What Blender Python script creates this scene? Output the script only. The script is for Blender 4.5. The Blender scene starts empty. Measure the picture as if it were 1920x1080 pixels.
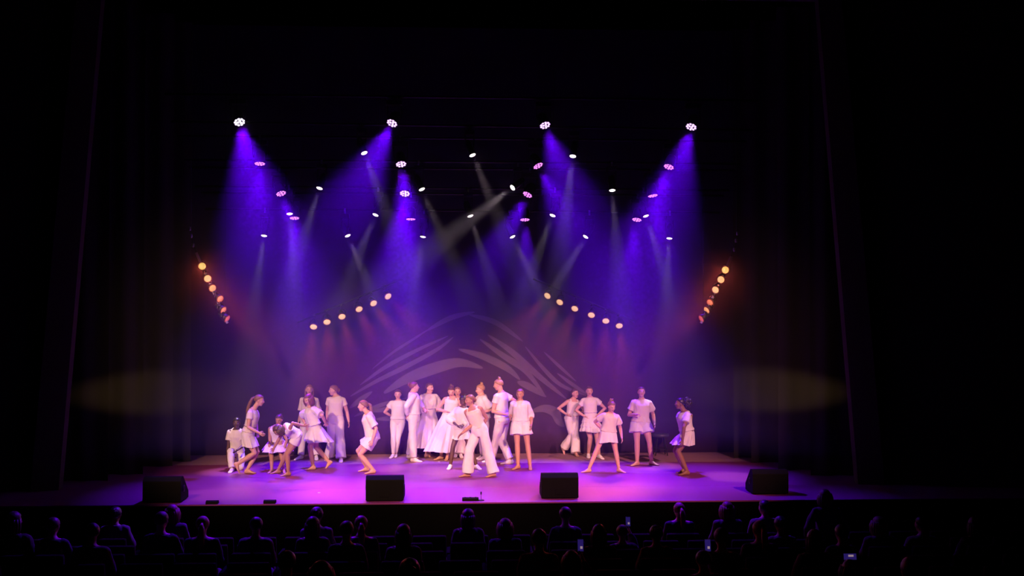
import bpy, bmesh, math, random
from mathutils import Vector, Matrix, noise
random.seed(7)
SC = bpy.context.scene
C = SC.collection
R = math.radians
# ------------------------------------------------------------------ camera
F = 2000.0                    # focal length in pixels of a 1920 wide frame
CAM_H, DC = 3.3, 18.03        # eye height above the stage floor, distance to the stage front (y = 0)
YAW, PITCH = math.atan(88 / F), math.atan(35 / F)
cam_d = bpy.data.cameras.new('camera')
cam_d.sensor_width = 36.0
cam_d.lens = 36.0 * F / 1920.0
cam_d.clip_end = 200
cam = bpy.data.objects.new('camera', cam_d)
C.objects.link(cam)
cam.location = (0, -DC, CAM_H)
cam.rotation_euler = (R(90) + PITCH, 0, -YAW)
SC.camera = cam
CR = cam.rotation_euler.to_matrix()
CP = Vector(cam.location)
# ------------------------------------------------------------------ world, exposure
w = bpy.data.worlds.new('world'); SC.world = w; w.use_nodes = True
bgn = w.node_tree.nodes['Background']
bgn.inputs['Color'].default_value = (1.0, 0.85, 0.75, 1); bgn.inputs['Strength'].default_value = 0.0018
SC.view_settings.view_transform = 'Standard'
SC.view_settings.look = 'None'
SC.view_settings.exposure = 0.0
SC.view_settings.gamma = 1.0
SC.view_settings.use_curve_mapping = False
HAZE = 0.0265
# ------------------------------------------------------------------ big lamps: front-of-house spots in the auditorium
def aim(o, target):
    d = Vector(target) - Vector(o.location)
    o.rotation_euler = d.to_track_quat('-Z', 'Y').to_euler()
def spot(name, loc, target, col, power, angle, blend, radius=0.06, scale=None):
    l = bpy.data.lights.new(name, 'SPOT')
    l.color = col; l.energy = power; l.spot_size = R(angle); l.spot_blend = blend; l.shadow_soft_size = radius
    o = bpy.data.objects.new(name, l); C.objects.link(o)
    o.location = loc; aim(o, target)
    if scale: o.scale = scale
    return o
FOH = [  # x, y, z, target, colour, watts, cone, blend
    (-7.5, -11.5, 8.4, (-2.7, 3.8, 0.9), (1.0, 0.54, 0.38), 13200, 24, 0.75),
    (-4.0, -13.5, 8.8, (-0.4, 2.8, 0.6), (1.0, 0.53, 0.38), 9300, 21, 0.75),
    (4.0, -13.5, 8.8, (0.7, 2.8, 0.6), (1.0, 0.39, 0.42), 9300, 21, 0.75),
    (8.0, -11.5, 8.4, (3.0, 3.6, 0.8), (1.0, 0.41, 0.38), 11800, 23, 0.75),
]
for i, (x, y, z, t, c, p, a, b) in enumerate(FOH):
    spot('front_of_house_spot', (x, y, z), t, c, p, a, b, 0.1)
# ------------------------------------------------------------------ pixel -> world helpers (tracing the photograph into metres)
def ray(px, py):
    return CR @ Vector(((px - 960) / F, -(py - 540) / F, -1.0))
def at_y(px, py, y):
    d = ray(px, py); return CP + d * ((y - CP.y) / d.y)
def at_z(px, py, z):
    d = ray(px, py); return CP + d * ((z - CP.z) / d.z)
# ------------------------------------------------------------------ materials
MATS = {}
def mat(name, col, rough=0.8, metal=0.0, emit=None, estr=0.0, vary=0.12, scale=18.0, bump=0.0, spec=0.5, sheen=0.0, sub=0.0, coat=0.0):
    if name in MATS: return MATS[name]
    m = bpy.data.materials.new(name); m.use_nodes = True
    nt = m.node_tree; n = nt.nodes; b = n['Principled BSDF']
    b.inputs['Roughness'].default_value = rough; b.inputs['Metallic'].default_value = metal
    b.inputs['Specular IOR Level'].default_value = spec
    if sheen: b.inputs['Sheen Weight'].default_value = sheen
    if coat: b.inputs['Coat Weight'].default_value = coat
    tc = n.new('ShaderNodeTexCoord'); tx = n.new('ShaderNodeTexNoise')
    tx.inputs['Scale'].default_value = scale; tx.inputs['Detail'].default_value = 4
    nt.links.new(tc.outputs['Object'], tx.inputs['Vector'])
    mx = n.new('ShaderNodeMix'); mx.data_type = 'RGBA'
    mx.inputs[6].default_value = tuple(c * (1 - vary) for c in col) + (1,)
    mx.inputs[7].default_value = tuple(min(1, c * (1 + vary)) for c in col) + (1,)
    nt.links.new(tx.outputs['Fac'], mx.inputs[0]); nt.links.new(mx.outputs[2], b.inputs['Base Color'])
    if bump:
        bp = n.new('ShaderNodeBump'); bp.inputs['Strength'].default_value = bump; bp.inputs['Distance'].default_value = 0.01
        nt.links.new(tx.outputs['Fac'], bp.inputs['Height']); nt.links.new(bp.outputs['Normal'], b.inputs['Normal'])
    if emit:
        b.inputs['Emission Color'].default_value = tuple(emit) + (1,); b.inputs['Emission Strength'].default_value = estr
    MATS[name] = m
    return m
# ------------------------------------------------------------------ mesh building
class MB:
    def __init__(s): s.v = []; s.f = []
    def loft(s, rings, cap=True, closed=True):
        b0 = len(s.v); n = len(rings[0])
        for r in rings: s.v.extend(Vector(p) for p in r)
        for i in range(len(rings) - 1):
            for j in range(n if closed else n - 1):
                k = (j + 1) % n
                s.f.append((b0 + i * n + j, b0 + i * n + k, b0 + (i + 1) * n + k, b0 + (i + 1) * n + j))
        if cap:
            s.f.append(tuple(b0 + j for j in range(n))[::-1])
            s.f.append(tuple(b0 + (len(rings) - 1) * n + j for j in range(n)))
        return s
    def tube(s, pts, rad, n=12, right=None, cap=True):
        pts = [Vector(p) for p in pts]; rings = []
        pr = Vector(right) if right is not None else None
        for i, p in enumerate(pts):
            d = (pts[min(i + 1, len(pts) - 1)] - pts[max(i - 1, 0)])
            if d.length < 1e-6: d = Vector((0, 0, 1))
            d.normalize()
            if pr is None: pr = d.orthogonal()
            a = pr - d * pr.dot(d)
            if a.length < 1e-4: a = d.orthogonal()
            a.normalize(); pr = a
            b = d.cross(a)
            r = rad[i] if isinstance(rad, (list, tuple)) else rad
            ra, rb = r if isinstance(r, (list, tuple)) else (r, r)
            rings.append([p + a * ra * math.cos(2 * math.pi * j / n) + b * rb * math.sin(2 * math.pi * j / n) for j in range(n)])
        return s.loft(rings, cap)
    def ell(s, c, ax, ay, az, nu=14, nv=9):
        c, ax, ay, az = map(Vector, (c, ax, ay, az)); b0 = len(s.v)
        s.v.append(c + az)
        for i in range(1, nv):
            t = math.pi * i / nv
            for j in range(nu):
                p = 2 * math.pi * j / nu
                s.v.append(c + az * math.cos(t) + (ax * math.cos(p) + ay * math.sin(p)) * math.sin(t))
        s.v.append(c - az); e = len(s.v) - 1
        for j in range(nu):
            k = (j + 1) % nu
            s.f.append((b0, b0 + 1 + j, b0 + 1 + k)); s.f.append((e, e - nu + k, e - nu + j))
            for i in range(nv - 2):
                q = b0 + 1 + i * nu
                s.f.append((q + j, q + nu + j, q + nu + k, q + k))
        return s
    def box(s, c, sx, sy, sz, M=None):
        b0 = len(s.v); c = Vector(c)
        for z in (-1, 1):
            for x, y in ((-1, -1), (1, -1), (1, 1), (-1, 1)):
                p = Vector((x * sx / 2, y * sy / 2, z * sz / 2))
                s.v.append(c + (M @ p if M else p))
        for q in ((0, 3, 2, 1), (4, 5, 6, 7), (0, 1, 5, 4), (1, 2, 6, 5), (2, 3, 7, 6), (3, 0, 4, 7)):
            s.f.append(tuple(b0 + i for i in q))
        return s
    def lathe(s, prof, c=(0, 0, 0), M=None, n=20):     # prof: (radius, height) along local z
        rings = []
        c = Vector(c)
        for r, h in prof:
            rings.append([c + ((M or Matrix.Identity(3)) @ Vector((r * math.cos(2 * math.pi * j / n), r * math.sin(2 * math.pi * j / n), h))) for j in range(n)])
        return s.loft(rings, True)
    def prism(s, pts, axis, length, c=(0, 0, 0), M=None):   # polygon in the yz plane extruded along x
        c = Vector(c); M = M or Matrix.Identity(3)
        return s.loft([[c + M @ Vector((x, p[0], p[1])) for p in pts] for x in (-length / 2, length / 2)], True)
    def mesh(s, name, bevel=0.0, smooth=None):
        bm = bmesh.new()
        vs = [bm.verts.new(p) for p in s.v]
        for f in s.f:
            try: bm.faces.new([vs[i] for i in f])
            except ValueError: pass
        bmesh.ops.recalc_face_normals(bm, faces=bm.faces[:])
        if bevel:
            bmesh.ops.bevel(bm, geom=[e for e in bm.edges if len(e.link_faces) == 2 and e.calc_face_angle(0) > 0.6], offset=bevel, segments=2, affect='EDGES', profile=0.6)
        me = bpy.data.meshes.new(name); bm.to_mesh(me); bm.free()
        if smooth: me.polygons.foreach_set('use_smooth', [True] * len(me.polygons))
        return me
    def shift(s, d):
        d = Vector(d)
        for p in s.v: p -= d
        return s
PENDING = []
def remesh(mb, name, voxel, smooth=2, wrinkle=0.0, wscale=9.0, seed=0.0, post=None):
    """queue a voxel union of the overlapping closed shells; flush() fills the returned mesh"""
    out = bpy.data.meshes.new(name)
    PENDING.append((mb.mesh('tmp'), out, voxel, smooth, wrinkle, wscale, seed, post))
    return out
def flush():
    sc = bpy.data.scenes.new('tmp_scene'); objs = []
    for me, out, voxel, smooth, wr, ws, seed, post in PENDING:
        o = bpy.data.objects.new('tmp', me); sc.collection.objects.link(o); objs.append(o)
        m = o.modifiers.new('r', 'REMESH'); m.mode = 'VOXEL'; m.voxel_size = voxel; m.adaptivity = 0.0
        if smooth:
            k = o.modifiers.new('s', 'SMOOTH'); k.factor = 0.5; k.iterations = smooth
    vl = sc.view_layers[0]; vl.update(); dg = vl.depsgraph
    for o, (me, out, voxel, smooth, wr, ws, seed, post) in zip(objs, PENDING):
        ev = o.evaluated_get(dg); em = ev.to_mesh()
        bm = bmesh.new(); bm.from_mesh(em); ev.to_mesh_clear()
        if wr:
            off = Vector((seed * 3.1, seed * 1.7, seed * 2.3)); bm.normal_update()
            nz = noise.noise; mv = []
            for v in bm.verts:
                p = v.co * ws + off; p.z *= 0.55
                mv.append(v.normal * (nz(p) * wr + nz(p * 2.3) * wr * 0.4))
            for v, q in zip(bm.verts, mv): v.co += q
        if post is not None:
            vs = [bm.verts.new(p) for p in post.v]
            for f in post.f:
                try: bm.faces.new([vs[i] for i in f])
                except ValueError: pass
        for f in bm.faces: f.smooth = True; f.material_index = 0
        bm.to_mesh(out); bm.free()
    for o in objs: bpy.data.objects.remove(o)
    for q in PENDING: bpy.data.meshes.remove(q[0])
    bpy.data.scenes.remove(sc); PENDING.clear()
def link(name, me, m, parent=None, loc=None):
    o = bpy.data.objects.new(name, me); C.objects.link(o)
    if m is not None:
        me.materials.clear(); me.materials.append(m)
    if parent is not None: o.parent = parent
    if loc is not None: o.location = loc
    return o
def tag(o, label=None, cat=None, group=None, kind=None):
    if label: o['label'] = label
    if cat: o['category'] = cat
    if group: o['group'] = group
    if kind: o['kind'] = kind
    return o
def empty(name, loc, rz=0.0):
    o = bpy.data.objects.new(name, None); C.objects.link(o); o.location = loc; o.rotation_euler = (0, 0, rz)
    o.empty_display_size = 0.1
    return o
def copy_tree(o, parent=None):
    c = o.copy(); C.objects.link(c); c.parent = parent
    for ch in list(o.children): copy_tree(ch, c)
    return c
def basis(z, up=(0, 0, 1)):        # matrix whose local z looks along z
    z = Vector(z).normalized(); x = Vector(up).cross(z)
    if x.length < 1e-4: x = Vector((1, 0, 0))
    x.normalize(); y = z.cross(x)
    return Matrix((x, y, z)).transposed()
# ================================================================== THE SETTING
STAGE_W = 11.5
BACK_Y = 6.0
def floor_mat(name, col, rough, streak):
    m = bpy.data.materials.new(name); m.use_nodes = True; nt = m.node_tree; n = nt.nodes; b = n['Principled BSDF']
    tc = n.new('ShaderNodeTexCoord'); mp = n.new('ShaderNodeMapping'); mp.inputs['Scale'].default_value = (0.6, 7.0, 1)
    a = n.new('ShaderNodeTexNoise'); a.inputs['Scale'].default_value = 2.2; a.inputs['Detail'].default_value = 6
    nt.links.new(tc.outputs['Object'], mp.inputs['Vector']); nt.links.new(mp.outputs['Vector'], a.inputs['Vector'])
    mx = n.new('ShaderNodeMix'); mx.data_type = 'RGBA'
    mx.inputs[6].default_value = tuple(c * (1 - streak) for c in col) + (1,); mx.inputs[7].default_value = tuple(c * (1 + streak) for c in col) + (1,)
    nt.links.new(a.outputs['Fac'], mx.inputs[0]); nt.links.new(mx.outputs[2], b.inputs['Base Color'])
    r = n.new('ShaderNodeMapRange'); r.inputs[3].default_value = rough - 0.06; r.inputs[4].default_value = rough + 0.08
    b.inputs['Specular IOR Level'].default_value = 0.3
    nt.links.new(a.outputs['Fac'], r.inputs[0]); nt.links.new(r.outputs[0], b.inputs['Roughness'])
    return m
VINYL = floor_mat('dance_vinyl', (0.25, 0.045, 0.19), 0.42, 0.2)
BOARD = floor_mat('bare_stage_board', (0.38, 0.20, 0.28), 0.6, 0.3)
VELOUR = mat('black_velour', (0.035, 0.031, 0.03), 0.95, sheen=0.15, scale=60, spec=0.1)
CLOTH = mat('dark_backdrop_cloth', (0.032, 0.014, 0.045), 0.95, scale=3.0, spec=0.1)
LIGHT_TINT = mat('projected_light_tint', (0.095, 0.070, 0.11), 0.95, scale=5.0, spec=0.1)  # lighter tone imitates light projected onto the cloth
BLACKPAINT = mat('black_painted_wood', (0.002, 0.002, 0.002), 0.9, spec=0.02)
PLASTER = mat('dark_brown_plaster', (0.07, 0.055, 0.045), 0.9, scale=6, spec=0.1)
REDPLASTER = mat('dark_red_plaster', (0.16, 0.06, 0.045), 0.9, scale=6)
METAL = mat('black_powder_coat', (0.02, 0.02, 0.021), 0.5, 0.4)
STEEL = mat('grey_steel_tube', (0.35, 0.35, 0.37), 0.35, 0.9)
def struct(name, mb, m, bevel=0, parent=None, smooth=None):
    o = link(name, mb.mesh(name, bevel, smooth), m, parent)
    if parent is None: o['kind'] = 'structure'
    return o
# stage floor: deck, the vinyl dance floor rolls and the bare strip at the back
st = struct('floor', MB().box((0, 3.15, -0.552), 2 * STAGE_W, 6.3, 1.06), BLACKPAINT)
st.data.name = 'stage_deck'
roll_w = 1.5
for i in range(3):
    y0 = 0.02 + i * roll_w
    r = struct('vinyl_roll', MB().box((0, y0 + roll_w / 2, -0.011), 2 * STAGE_W - 0.4, roll_w - 0.004, 0.022), VINYL, parent=st)
struct('bare_boards', MB().box((0, 5.27, -0.0125), 2 * STAGE_W - 0.4, 1.54, 0.019), BOARD, parent=st)
# backdrop, with streaks of projected light put on as paler ribbons
bd = MB(); N = 120
rows = []
for z in (0.0, 3.0, 6.0, 9.6):
    rows.append([Vector((-8.5 + 17 * j / N, BACK_Y + 0.005 * math.sin(j * 0.9) , z)) for j in range(N + 1)])
bd.loft(rows, cap=False, closed=False)
bk = struct('wall_back', bd, CLOTH, smooth=True)
bk.data.name = 'backdrop_cloth'
def streak(pts, wid):            # tapered ribbon a few millimetres thick, its paler colour standing for projected light
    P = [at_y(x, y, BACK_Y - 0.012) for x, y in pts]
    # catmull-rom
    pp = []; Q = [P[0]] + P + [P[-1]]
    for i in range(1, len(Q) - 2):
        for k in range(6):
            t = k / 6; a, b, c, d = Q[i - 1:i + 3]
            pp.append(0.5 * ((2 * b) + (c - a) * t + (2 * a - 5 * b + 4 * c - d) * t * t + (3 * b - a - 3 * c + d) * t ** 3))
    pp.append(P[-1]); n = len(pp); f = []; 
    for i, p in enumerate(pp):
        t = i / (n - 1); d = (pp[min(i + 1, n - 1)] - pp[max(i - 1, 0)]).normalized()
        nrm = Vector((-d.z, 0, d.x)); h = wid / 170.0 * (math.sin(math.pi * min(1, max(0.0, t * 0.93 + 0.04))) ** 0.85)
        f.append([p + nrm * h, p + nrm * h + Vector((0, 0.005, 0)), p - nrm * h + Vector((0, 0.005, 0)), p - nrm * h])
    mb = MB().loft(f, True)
    return struct('painted_light_streak', mb, LIGHT_TINT, parent=bk)
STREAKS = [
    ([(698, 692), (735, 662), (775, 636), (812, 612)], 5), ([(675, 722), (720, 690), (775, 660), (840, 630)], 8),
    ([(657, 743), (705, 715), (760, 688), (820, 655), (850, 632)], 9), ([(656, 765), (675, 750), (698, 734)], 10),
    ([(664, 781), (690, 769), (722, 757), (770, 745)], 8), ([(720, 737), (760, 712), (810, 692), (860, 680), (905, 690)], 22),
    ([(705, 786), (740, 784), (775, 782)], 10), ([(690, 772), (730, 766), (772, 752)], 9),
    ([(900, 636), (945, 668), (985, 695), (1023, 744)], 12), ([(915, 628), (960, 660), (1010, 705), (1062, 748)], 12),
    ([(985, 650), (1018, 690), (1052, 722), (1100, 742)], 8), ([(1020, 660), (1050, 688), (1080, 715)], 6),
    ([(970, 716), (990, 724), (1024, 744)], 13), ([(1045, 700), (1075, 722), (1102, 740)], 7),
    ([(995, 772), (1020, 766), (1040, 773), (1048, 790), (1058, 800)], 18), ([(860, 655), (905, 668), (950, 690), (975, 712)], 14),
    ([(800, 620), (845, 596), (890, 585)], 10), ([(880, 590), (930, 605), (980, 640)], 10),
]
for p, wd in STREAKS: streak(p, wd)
# masking legs: pleated black drapes stepping in towards the back
def leg(name, x_in, x_out, y, z1=9.4, amp=0.05, seed=0):
    n = int(abs(x_out - x_in) / 0.06); rows = []
    for z in (0.005, 2.0, 4.5, z1):
        rows.append([Vector((x_in + (x_out - x_in) * j / n, y + amp * math.sin(j * 0.75 + seed) * (0.75 + 0.25 * math.sin(j * 0.21 + seed)), z)) for j in range(n + 1)])
    mb = MB().loft(rows, cap=False, closed=False)
    o = link(name, mb.mesh(name, smooth=True), VELOUR)
    return o
LEGS = [(6.75, 9.2, 2.55), (6.33, 9.0, 3.3), (6.05, 8.8, 4.35), (5.85, 8.6, 5.05)]
ordn = ['nearest the proscenium', 'second from the proscenium', 'third from the proscenium', 'furthest upstage beside the backdrop']
for sx, side in ((-1, 'left'), (1, 'right')):
    for i, (a, b, y) in enumerate(LEGS):
        o = leg('masking_drape', sx * a, sx * b, y, seed=i * 1.3 + sx)
        tag(o, f'black pleated masking drape on the {side} of the stage, {ordn[i]}', 'curtain', 'black masking drapes')
# proscenium: leaning side panels, header, outer walls
for sx, side in ((-1, 'left'), (1, 'right')):
    mb = MB(); q = []
    for z, xi, xo in ((0.0, 7.30, 7.75), (9.6, 6.55, 6.95)):
        q.append([Vector((sx * xi, 1.55, z)), Vector((sx * xo, 1.42, z)), Vector((sx * xo, 1.75, z)), Vector((sx * xi, 1.75, z))])
    mb.loft(q, True)
    pw = struct('trim_1' if sx < 0 else 'trim_2', mb, PLASTER)
    mb = MB(); q = []
    for z, xi, xo in ((0.0, 7.75, 13.0), (9.6, 6.95, 13.0)):
        q.append([Vector((sx * xi, 1.6, z)), Vector((sx * xo, 0.2, z)), Vector((sx * xo, 0.4, z)), Vector((sx * xi, 1.74, z))])
    mb.loft(q, True)
    struct('wall_proscenium_' + side, mb, VELOUR)
struct('wall_header', MB().box((0, 1.62, 9.75), 14.2, 0.2, 1.4), VELOUR)
struct('ceiling', MB().box((0, -5, 10.5), 27, 31, 0.2), BLACKPAINT)
struct('wall_left', MB().box((-13.1, -8, 4), 0.2, 24, 13), BLACKPAINT)
struct('wall_right', MB().box((13.1, -8, 4), 0.2, 24, 13), BLACKPAINT)
# auditorium floor: raked steps, one per seat row
ROWS = [(-2.45 - 1.0 * i, 0.30 + 0.118 * i) for i in range(8)]        # y of the heads, height of head centres
sm = MB()
sm.box((0, -1.0, -1.02), 26, 2.0, 0.1)
af = struct('floor_auditorium', sm, BLACKPAINT)
for i, (y, zh) in enumerate(ROWS):
    zf = zh - 1.17
    struct('riser', MB().box((0, y + 0.0, zf - 0.3), 26, 1.0, 0.6), BLACKPAINT, parent=af)
struct('riser', MB().box((0, -14.5, -0.33), 26, 9.1, 0.6), BLACKPAINT, parent=af)
# slim red-brown pilaster and the grey cabinet at the far right
mb = MB()
b0 = at_z(1797, 905, 0.0)
px_, py_ = b0.x, b0.y
pil = empty('pilaster', (px_, py_, 0))
link('shaft', MB().loft([[Vector((-0.16 + dx - lean, dy, z)) for dx, dy in ((0, -0.12), (0.3, -0.12), (0.3, 0.12), (0, 0.12))] for z, lean in ((0.12, 0), (9.0, 0.55))]).mesh('shaft', 0.01), REDPLASTER, pil)
link('plinth', MB().box((0, 0, 0.06), 0.52, 0.4, 0.12).mesh('plinth', 0.02), REDPLASTER, pil)
link('plinth_moulding', MB().box((0, 0, 0.14), 0.42, 0.32, 0.05).mesh('plinth_moulding', 0.02), REDPLASTER, pil)
tag(pil, 'slim dark red-brown pilaster with a wide foot at the far right of the stage', 'pilaster')
GREYBOX = mat('dark_grey_laminate', (0.17, 0.17, 0.16), 0.7)
c0 = at_z(1905, 905, 0.0)
cab = empty('equipment_cabinet', (c0.x + 0.2, c0.y, 0))
link('body', MB().box((0, 0, 0.86), 0.8, 0.6, 1.62).mesh('body', 0.012), GREYBOX, cab)
link('plinth', MB().box((0, 0.02, 0.025), 0.74, 0.52, 0.05).mesh('plinth'), BLACKPAINT, cab)
link('door', MB().box((0, -0.312, 0.88), 0.74, 0.024, 1.5).mesh('door', 0.006), GREYBOX, cab)
tag(cab, 'tall dark grey cabinet cut off by the right edge of the picture', 'cabinet')
# house lights band: two shuttered side-box spots grazing the masking drapes
for sx in (-1, 1):
    spot('box_spot', (sx * 2.0, -9.0, 2.4), (sx * 6.15, 3.8, 1.58), (1.0, 0.62, 0.25), 1900 if sx < 0 else 2500, 17, 0.8, 0.05, scale=(1.0, 0.27, 1.0))
# ================================================================== HAZE
hz = MB().box((0, 2.9, 4.55), 13.0, 6.1, 7.6)
hm = bpy.data.materials.new('thin_stage_haze'); hm.use_nodes = True
nt = hm.node_tree
for q in list(nt.nodes):
    if q.type != 'OUTPUT_MATERIAL': nt.nodes.remove(q)
vs = nt.nodes.new('ShaderNodeVolumeScatter'); vs.inputs['Density'].default_value = HAZE; vs.inputs['Anisotropy'].default_value = 0.5
nt.links.new(vs.outputs[0], nt.nodes['Material Output'].inputs['Volume'])
ho = link('haze', hz.mesh('haze'), hm); tag(ho, 'thin haze hanging over the stage and catching the light beams', 'haze', kind='stuff')
# ================================================================== LAMPS OVER THE STAGE
LENS_W = mat('lit_white_lens', (0.9, 0.88, 0.85), 0.2, emit=(1.0, 0.9, 0.85), estr=3.0)
LED_HOT = mat('lit_led_lens', (0.8, 0.7, 0.9), 0.2, emit=(0.85, 0.5, 1.0), estr=2.0)
LED_PINK = mat('lit_pink_led_lens', (0.8, 0.5, 0.8), 0.2, emit=(0.85, 0.25, 0.9), estr=1.5)
LED_WHITE = mat('lit_bright_led_lens', (0.9, 0.85, 0.95), 0.2, emit=(0.9, 0.75, 1.0), estr=3.0)
AMBERS = [mat('amber_lens_%d' % i, (0.8, 0.6, 0.3), 0.3, emit=e, estr=s) for i, (e, s) in enumerate(
    [((1.0, 0.74, 0.18), 0.72), ((1.0, 0.42, 0.14), 0.72), ((1.0, 0.20, 0.07), 0.65), ((1.0, 0.10, 0.05), 0.5), ((1.0, 0.60, 0.24), 0.80)])]
GOLD = mat('amber_reflector_rim', (0.30, 0.12, 0.05), 0.35, 0.8)
BLUE = (0.125, 0.0, 1.0)
WHITE = (1.0, 0.72, 0.82)
SPREAD = {}
def head_down(name, kind, px, py, y, tx, ty, tilt, label, group, lens, power):
    """A hung fixture: clamp, yoke and head; the head's front looks along the beam."""
    p = at_y(px, py, y)
    # beam direction: along the traced picture direction, leaning tilt degrees towards the stalls
    q = at_y(tx, ty, y); d = (q - p); d.y = 0
    d.normalize(); d = (d * math.cos(R(tilt)) + Vector((0, -1, 0)) * math.sin(R(tilt))).normalized()
    M = basis(d, (0, 1, 0))
    t = empty(name, p)
    if kind == 'wash':
        r, L = 0.105, 0.26
    else:
        r, L = 0.066, 0.34
    back = -d * L
    # head body: rounded, with cooling fins
    prof = [(0.02, -L), (r * 0.72, -L * 0.98), (r * 0.95, -L * 0.78), (r * 1.02, -L * 0.3), (r * 1.08, -0.03), (r * 1.08, 0.004), (r * 0.98, 0.004), (r * 0.96, -0.012)]
    link('head', MB().lathe(prof, M=M, n=24).mesh('head', smooth=True), METAL, t)
    # lenses
    if kind == 'wash':
        spots = [(r * 0.30 * math.cos(a), r * 0.30 * math.sin(a)) for a in [k * math.pi / 1.5 for k in range(3)]] + \
                [(r * 0.76 * math.cos(a), r * 0.76 * math.sin(a)) for a in [(k + 0.5) * math.pi / 4.5 for k in range(9)]]
        me = MB().lathe([(0.018 * r / 0.1, -0.006), (0.021 * r / 0.1, 0.002), (0.013 * r / 0.1, 0.008), (0.002, 0.009)], M=M, n=10).mesh('led_lens', smooth=True)
        me.materials.append(lens)
        for u, v in spots:
            o = bpy.data.objects.new('led_lens', me); C.objects.link(o); o.parent = t; o.location = M @ Vector((u, v, 0.0))
    else:
        link('lens', MB().lathe([(r * 0.93, -0.01), (r * 0.93, 0.0), (r * 0.6, 0.012), (0.004, 0.018)], M=M, n=20).mesh('lens', smooth=True), lens, t)
    # yoke: two arms and a base box above
    side = Vector((1, 0, 0)); pv = -d * L * 0.5; top = pv + Vector((0, 0, 0.24))
    for s in (-1, 1):
        link('yoke_arm', MB().tube([pv + side * s * r * 1.12, pv + side * s * r * 1.3 + Vector((0, 0, 0.06)), top + side * s * r * 1.25], [(0.012, 0.03)] * 3, 8, right=side).mesh('yoke_arm'), METAL, t)
    link('base', MB().box(top + Vector((0, 0, 0.045)), r * 2.9, 0.2, 0.09).mesh('base', 0.012), METAL, t)
    link('clamp', MB().tube([top + Vector((0, 0, 0.08)), top + Vector((0, 0, 0.16))], 0.022, 8).lathe([(0.036, -0.02), (0.036, 0.02)], c=top + Vector((0, 0, 0.175)), M=basis((1, 0, 0)), n=14).mesh('clamp'), STEEL, t)
    tag(t, label, 'stage light', group)
    SPREAD.setdefault((name, round(y, 2)), []).append(p + top + Vector((0, 0, 0.175)))
    lp = p + d * 0.08
    if kind == 'wash':
        o = spot('wash_beam', lp, lp + d, BLUE, power, 41 if (px, py) not in ((487, 307), (1254, 313)) else 52, 1.0, 0.08)
    else:
        o = spot('white_beam', lp, lp + d, WHITE, power, 16, 0.9, 0.05)
    o.parent = t; o.location = d * (0.10 if kind == 'wash' else 0.075)
    return t
BW = 3900.0
WASH = [  # px, py, y, aim px, aim py, tilt, power factor, lens
    (449, 229, 2.0, 484, 330, 33, 1.25, LED_WHITE), (735, 231, 2.0, 700, 320, 32, 1.1, LED_HOT), (1022, 235, 2.0, 1048, 330, 30, .85, LED_HOT), (1296, 238, 2.0, 1262, 330, 27, .9, LED_HOT),
    (487, 307, 2.9, 489, 400, 14, .8, LED_PINK), (752, 308, 2.9, 766, 400, 27, 1.15, LED_HOT), (1009, 311, 2.9, 1052, 400, 22, .9, LED_PINK), (1254, 313, 2.9, 1222, 400, 20, .9, LED_PINK),
    (527, 363, 3.8, 555, 440, 22, .9, LED_PINK), (759, 363, 3.8, 754, 450, 32, 1.4, LED_HOT), (989, 365, 3.8, 955, 430, 22, .9, LED_PINK), (1224, 367, 3.8, 1236, 460, 12, .9, LED_PINK),
    (552, 409, 4.8, 556, 490, 14, 1.1, LED_PINK), (770, 411, 4.8, 770, 480, 8, .7, LED_PINK), (984, 412, 4.8, 985, 480, 14, .9, LED_PINK), (1194, 412, 4.8, 1178, 500, 18, 1.1, LED_PINK)]
PROF = [
    (683, 287, 2.45, 735, 420, 20), (886, 291, 2.45, 928, 400, 20), (1074, 293, 2.45, 1062, 370, 22),
    (599, 353, 3.4, 580, 430, 22), (791, 355, 3.4, 828, 440, 20), (961, 352, 3.4, 880, 418, 30), (1148, 357, 3.4, 1150, 450, 20),
    (543, 401, 4.3, 549, 450, 18), (704, 403, 4.3, 683, 460, 22), (882, 405, 4.3, 902, 470, 16), (1036, 404, 4.3, 1010, 470, 20), (1211, 405, 4.3, 1228, 470, 18),
    (495, 442, 5.2, 488, 530, 18), (652, 442, 5.2, 688, 520, 18), (793, 444, 5.2, 781, 520, 14), (961, 444, 5.2, 992, 510, 18), (1098, 444, 5.2, 1056, 510, 18), (1255, 447, 5.2, 1247, 520, 14)]
RN = ['top row', 'second row', 'third row', 'lowest row']
ORD4 = ['leftmost', 'second from left', 'third from left', 'rightmost']
HUE = {LED_WHITE: 'white-glowing', LED_HOT: 'pinkish-white glowing', LED_PINK: 'pink glowing'}
for i, (px, py, y, tx, ty, tl, pf, lens) in enumerate(WASH):
    head_down('wash_light', 'wash', px, py, y, tx, ty, tl,
              f'{HUE[lens]} cluster lamp with blue beam, {ORD4[i % 4]} in the {RN[i // 4]}', 'blue moving wash lights', lens, BW * pf)
cnt = [3, 4, 5, 6]; i = 0
OX = {3: ['left', 'middle', 'right'], 4: ['leftmost', 'second', 'third', 'rightmost'], 5: ['leftmost', 'second', 'middle', 'fourth', 'rightmost'], 6: ['leftmost', 'second', 'third', 'fourth', 'fifth', 'rightmost']}
for r, c in enumerate(cnt):
    for k in range(c):
        px, py, y, tx, ty, tl = PROF[i]; i += 1
        head_down('beam_light', 'beam', px, py, y, tx, ty, tl, f'small white spotlight, {OX[c][k]} of {["three", "four", "five", "six"][r]} in the {RN[r]} of white spotlights', 'white moving beam lights', LENS_W, [720.0, 720.0, 880.0, 1050.0][r] if (px, py) != (961, 352) else 1250.0)
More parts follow.
